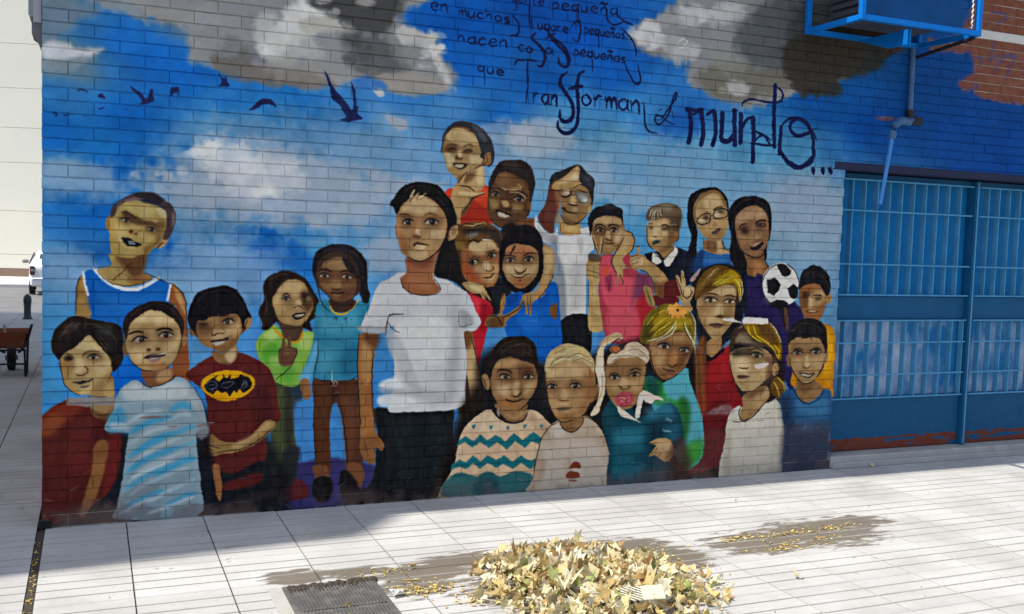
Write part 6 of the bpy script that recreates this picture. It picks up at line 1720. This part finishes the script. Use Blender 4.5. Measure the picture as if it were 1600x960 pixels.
# mortar strip round the cover
obj('mortar_bed', B(-GX - .085, -GX - .0225, -GY_ - .02, GY_ + .03, -.0035, .0025, bev=.001), simple('pale_mortar', (.40, .38, .34), .9, .2, 25, .4), gr)

pp = bmesh.new()
for (i, j) in [(i, j) for i in range(5) for j in range(4)]:
    pp.verts.new((-.03 + i * .016, -.018 + j * .013, .012 + random.uniform(0, .03)))
pp.verts.ensure_lookup_table()
for i in range(4):
    for j in range(3):
        pp.faces.new([pp.verts[a] for a in (i * 4 + j, (i + 1) * 4 + j, (i + 1) * 4 + j + 1, i * 4 + j + 1)])
bmesh.ops.solidify(pp, geom=pp.faces[:], thickness=.001)
tag(obj('paper_scrap', pp, M_PAPER, None, (1.505, -1.555, -.002), (0, 0, .3)), 'crumpled white paper scrap lying beside the drain cover', 'paper')

w = N('striped_carton')
tc = w.n('TexCoord').outputs['Object']
sp_ = w.n('SeparateXYZ'); w.l(tc, sp_.inputs[0])
dg = w.math('FRACT', w.math('MULTIPLY', w.math('ADD', w.math('MULTIPLY', sp_.outputs[0], 1.0), w.math('MULTIPLY', sp_.outputs[1], 1.6)), 38))
lf = w.math('MULTIPLY', w.math('LESS_THAN', sp_.outputs[0], -.005), w.math('LESS_THAN', dg, .42))
w.base(w.mix(lf, (.52, .50, .36), (.05, .05, .05)))
w.rough(.4)
tag(obj('drink_carton', B(-.095, .095, -.045, .045, -.028, .028, bev=.003), w.m, None, (2.47, -2.07, .070), (R(22), R(-6), R(-22))), 'pale carton with black slanted stripes half sunk in the leaf heap', 'carton')


# leaves -----------------------------------------------------------
def leaf_data(size, rnd, simple_=False):
    """lobed plane-tree leaf, folded along the midrib and curled at the tips"""
    lobes = [(-2.55, .55), (-2.0, .52), (-1.35, .86), (-.98, .62), (-.62, .95), (-.3, .68), (0, 1.1), (.3, .68), (.62, .95), (.98, .62), (1.35, .86), (2.0, .52), (2.55, .55)]
    if simple_:
        lobes = [(-2.4, .5), (-1.3, .85), (-.7, .55), (0, 1.05), (.7, .55), (1.3, .85), (2.4, .5)]
    fold, curl, tw = rnd.uniform(.1, 1.3), rnd.uniform(-1.2, 1.6), rnd.uniform(-.7, .7)
    ax, ay = rnd.uniform(-.6, .6), rnd.uniform(-.5, .9)        # line about which the blade rolls up
    roll = rnd.uniform(.4, 2.2) * rnd.choice((-1, 1))
    vsx = [(0, 0, 0)]
    ring = []
    for k_, (an, rr) in enumerate(lobes):
        rr *= rnd.uniform(.72, 1.15)
        if rnd.random() < .12:
            rr *= .55                                             # torn lobe
        ring.append((math.sin(an) * rr, math.cos(an) * rr))

    def bend(x, y):
        z = abs(x) * fold * .8 + curl * .4 * (x * x + y * y) + tw * x * y
        d_ = x * math.cos(ax) + y * math.sin(ax) - ay
        if d_ > 0:
            z += roll * d_ * d_ * .7
            x -= .3 * d_ * math.cos(ax)
            y -= .3 * d_ * math.sin(ax)
        return (x * size * .5 * (1 - .25 * min(1, fold)), y * size * .5, (z + rnd.uniform(-.07, .07)) * size * .5)
    n_ = len(ring)
    if simple_:
        vsx += [bend(*q) for q in ring]
        return vsx, [(0, i, i + 1) for i in range(1, n_)] + [(0, n_, 1)]
    vsx += [bend(q[0] * .52, q[1] * .52) for q in ring] + [bend(*q) for q in ring]
    fc = []
    for i in range(n_):
        a_, b_ = i, (i + 1) % n_
        fc.append((0, 1 + a_, 1 + b_))
        fc.append((1 + a_, 1 + n_ + a_, 1 + n_ + b_, 1 + b_))
    return vsx, fc


def heap_h(x, y):
    u, v_ = (x - 2.42) / .50, (y + 1.72) / .60
    h = 1 - u * u - v_ * v_
    h = max(0, h)
    return .05 * h ** .6 * (1 + .22 * math.sin(7 * x + 2) * math.sin(9 * y)) if h > 0 else 0


rl = random.Random(5)
variants = []
for k in range(14):
    vv, ff = leaf_data(1.0, rl)
    m = bpy.data.meshes.new('dry_leaf')
    m.from_pydata(vv, [], ff)
    m.materials.append(M_LEAF)
    variants.append(m)
cand = []
while len(cand) < 3000:
    x, y = rl.gauss(2.42, .29), rl.gauss(-1.70, .34)
    h = heap_h(x, y)
    u, v_ = (x - 2.42) / .52, (y + 1.72) / .62
    if u * u + v_ * v_ > 1.25 * rl.uniform(.7, 1.1):
        continue
    z = h * rl.uniform(.25, 1.0) + rl.uniform(0, .014) + .010
    cand.append((x, y, z, h))
cand.sort(key=lambda q: -(q[2] - q[3] * .72 + (.02 if to_px(q[:3]) and to_px(q[:3])[1] < 970 else -1) + rl.uniform(0, .02)))
sv, sf, stint = [], [], []
PALE = 'dry plane tree leaf lying on the swept leaf heap'
for k, (x, y, z, h) in enumerate(cand):
    eu = (rl.gauss(0, .75), rl.gauss(0, .75), rl.uniform(0, 6.283))
    sz = rl.uniform(.075, .155) if k < 300 else rl.uniform(.025, .085)
    if k < 300:
        o = obj('dry_leaf', rl.choice(variants), None, None, (x, y, z + .012), eu)
        o.scale = (sz, sz, sz)
        tag(o, PALE, 'leaf', 'leaves on the swept heap')
    else:
        vv, ff = leaf_data(sz, rl, True)
        mt = Matrix.Translation((x, y, max(z, .012))) @ Matrix.Rotation(eu[2], 4, 'Z') @ Matrix.Rotation(eu[1] * 1.2, 4, 'Y') @ Matrix.Rotation(eu[0] * 1.2, 4, 'X')
        off = len(sv)
        t_ = rl.random()
        for q in vv:
            c_ = mt @ Vector(q)
            sv.append((c_.x, c_.y, max(c_.z, .0015)))
            stint.append(t_)
        sf += [tuple(i + off for i in q) for q in ff]
# core of the heap so that nothing shows through
m = bpy.data.meshes.new('leaf_heap')
m.from_pydata(sv, [], sf)
at = m.attributes.new('tint', 'FLOAT', 'POINT')
at.data.foreach_set('value', stint)
tag(obj('leaf_heap', m, M_LEAF), 'heap of dry crumpled plane leaves swept together on the pavement', 'leaf heap', kind='stuff')

for lab, x, y, an in (('thin dry twig poking out of the leaf heap beside the carton', 2.62, -1.9, .5), ('short dark twig on top of the leaf heap', 2.36, -1.5, 2.1), ('bent stalk at the leaf heap edge near the damp patch', 2.05, -1.45, 1.2)):
    o = obj('twig', tube(bmesh.new(), [(-.08, 0, 0), (-.02, .008, .012), (.03, -.004, .02), (.09, .012, .045)], [.003, .003, .0025, .0015], 5), M_SOIL, None, (x, y, heap_h(x, y) + .02), (0, -.2, an))
    tag(o, lab, 'twig')

# single leaves away from the heap
for lab, x, y, s in (('curled leaf lying alone right of the leaf heap', 3.42, -1.93, .07), ('pale leaf standing on edge at the pavement front', 3.53, -2.62, .075), ('yellowish leaf caught on the door step edge', 5.62, -.062, .06), ('small leaf between drain cover and heap, on the damp patch', 1.68, -1.22, .05), ('dry leaf on the pavement before the blue jumper child', 4.0, -.62, .035), ('leaf fallen on the dark stain below the white paper', 1.26, -1.62, .05), ('pale leaf beside the heap edge towards the gate', 3.02, -1.86, .08), ('little leaf lying near the wall under the tall boy', 1.32, -.52, .03), ('yellow leaf by the near paving joint under the pale blue shirt', .88, -.62, .04)):
    o = obj('dry_leaf', rl.choice(variants), None, None, (x, y, s * .18 + .004), (rl.gauss(0, .4), rl.gauss(0, .4), rl.uniform(0, 6)))
    o.scale = (s, s, s)
    tag(o, lab, 'leaf')

# crumbs of yellow leaf on the damp marks, in the joint and scattered about
sv, sf, stint = [], [], []


def crumb(x, y, s, z=.0015, t=None):
    a = rl.uniform(0, 6.283)
    off = len(sv)
    for k in range(4):
        an = a + k * 1.571
        rr = s * rl.uniform(.5, 1) * (1 if k % 2 else .45)
        sv.append((x + math.cos(an) * rr, y + math.sin(an) * rr, z + rl.uniform(.0005, s * .5)))
        stint.append(rl.random() * .85 if t is None else t)
    sf.append((off, off + 1, off + 2))
    sf.append((off, off + 2, off + 3))


for n_, cx, cy, rx, ry, s0, s1 in ((150, 3.78, -1.28, .36, .05, .006, .02), (70, 3.95, -1.42, .28, .04, .006, .018), (70, 4.22, -1.25, .16, .05, .006, .018), (70, 3.70, -1.50, .22, .04, .006, .02), (60, 1.52, -1.22, .12, .06, .005, .016), (150, 1.66, -1.50, .16, .10, .006, .022), (70, 1.85, -1.70, .10, .10, .008, .024), (90, 2.92, -1.35, .12, .12, .006, .02), (60, 3.0, -1.7, .10, .20, .006, .022), (30, 1.2, -1.6, .12, .2, .004, .014), (60, 3.9, -1.4, .5, .15, .004, .012)):
    for _ in range(n_):
        crumb(rl.gauss(cx, rx * .6), rl.gauss(cy, ry * .6), rl.uniform(s0, s1))
for _ in range(110):
    crumb(rl.uniform(-.02, .008), rl.uniform(-1.9, -.25), rl.uniform(.004, .016), -.004)
for _ in range(90):
    crumb(rl.uniform(-.3, 7), rl.uniform(-2.4, -.05), rl.uniform(.003, .012))
for _ in range(150):
    crumb(rl.uniform(-.6, 7), rl.uniform(-2.4, -.02), rl.uniform(.003, .010), .001, 1.0)
for _ in range(40):
    y = rl.uniform(.2, 6)
    crumb(rl.uniform(-.5, -.03), y, rl.uniform(.005, .016), gz(y) + .001, 1.0)
m = bpy.data.meshes.new('leaf_crumbs')
m.from_pydata(sv, [], sf)
at = m.attributes.new('tint', 'FLOAT', 'POINT')
at.data.foreach_set('value', stint)
tag(obj('leaf_crumbs', m, M_BITS), 'yellow and brown leaf crumbs scattered over the damp paving', 'leaf litter', kind='stuff')
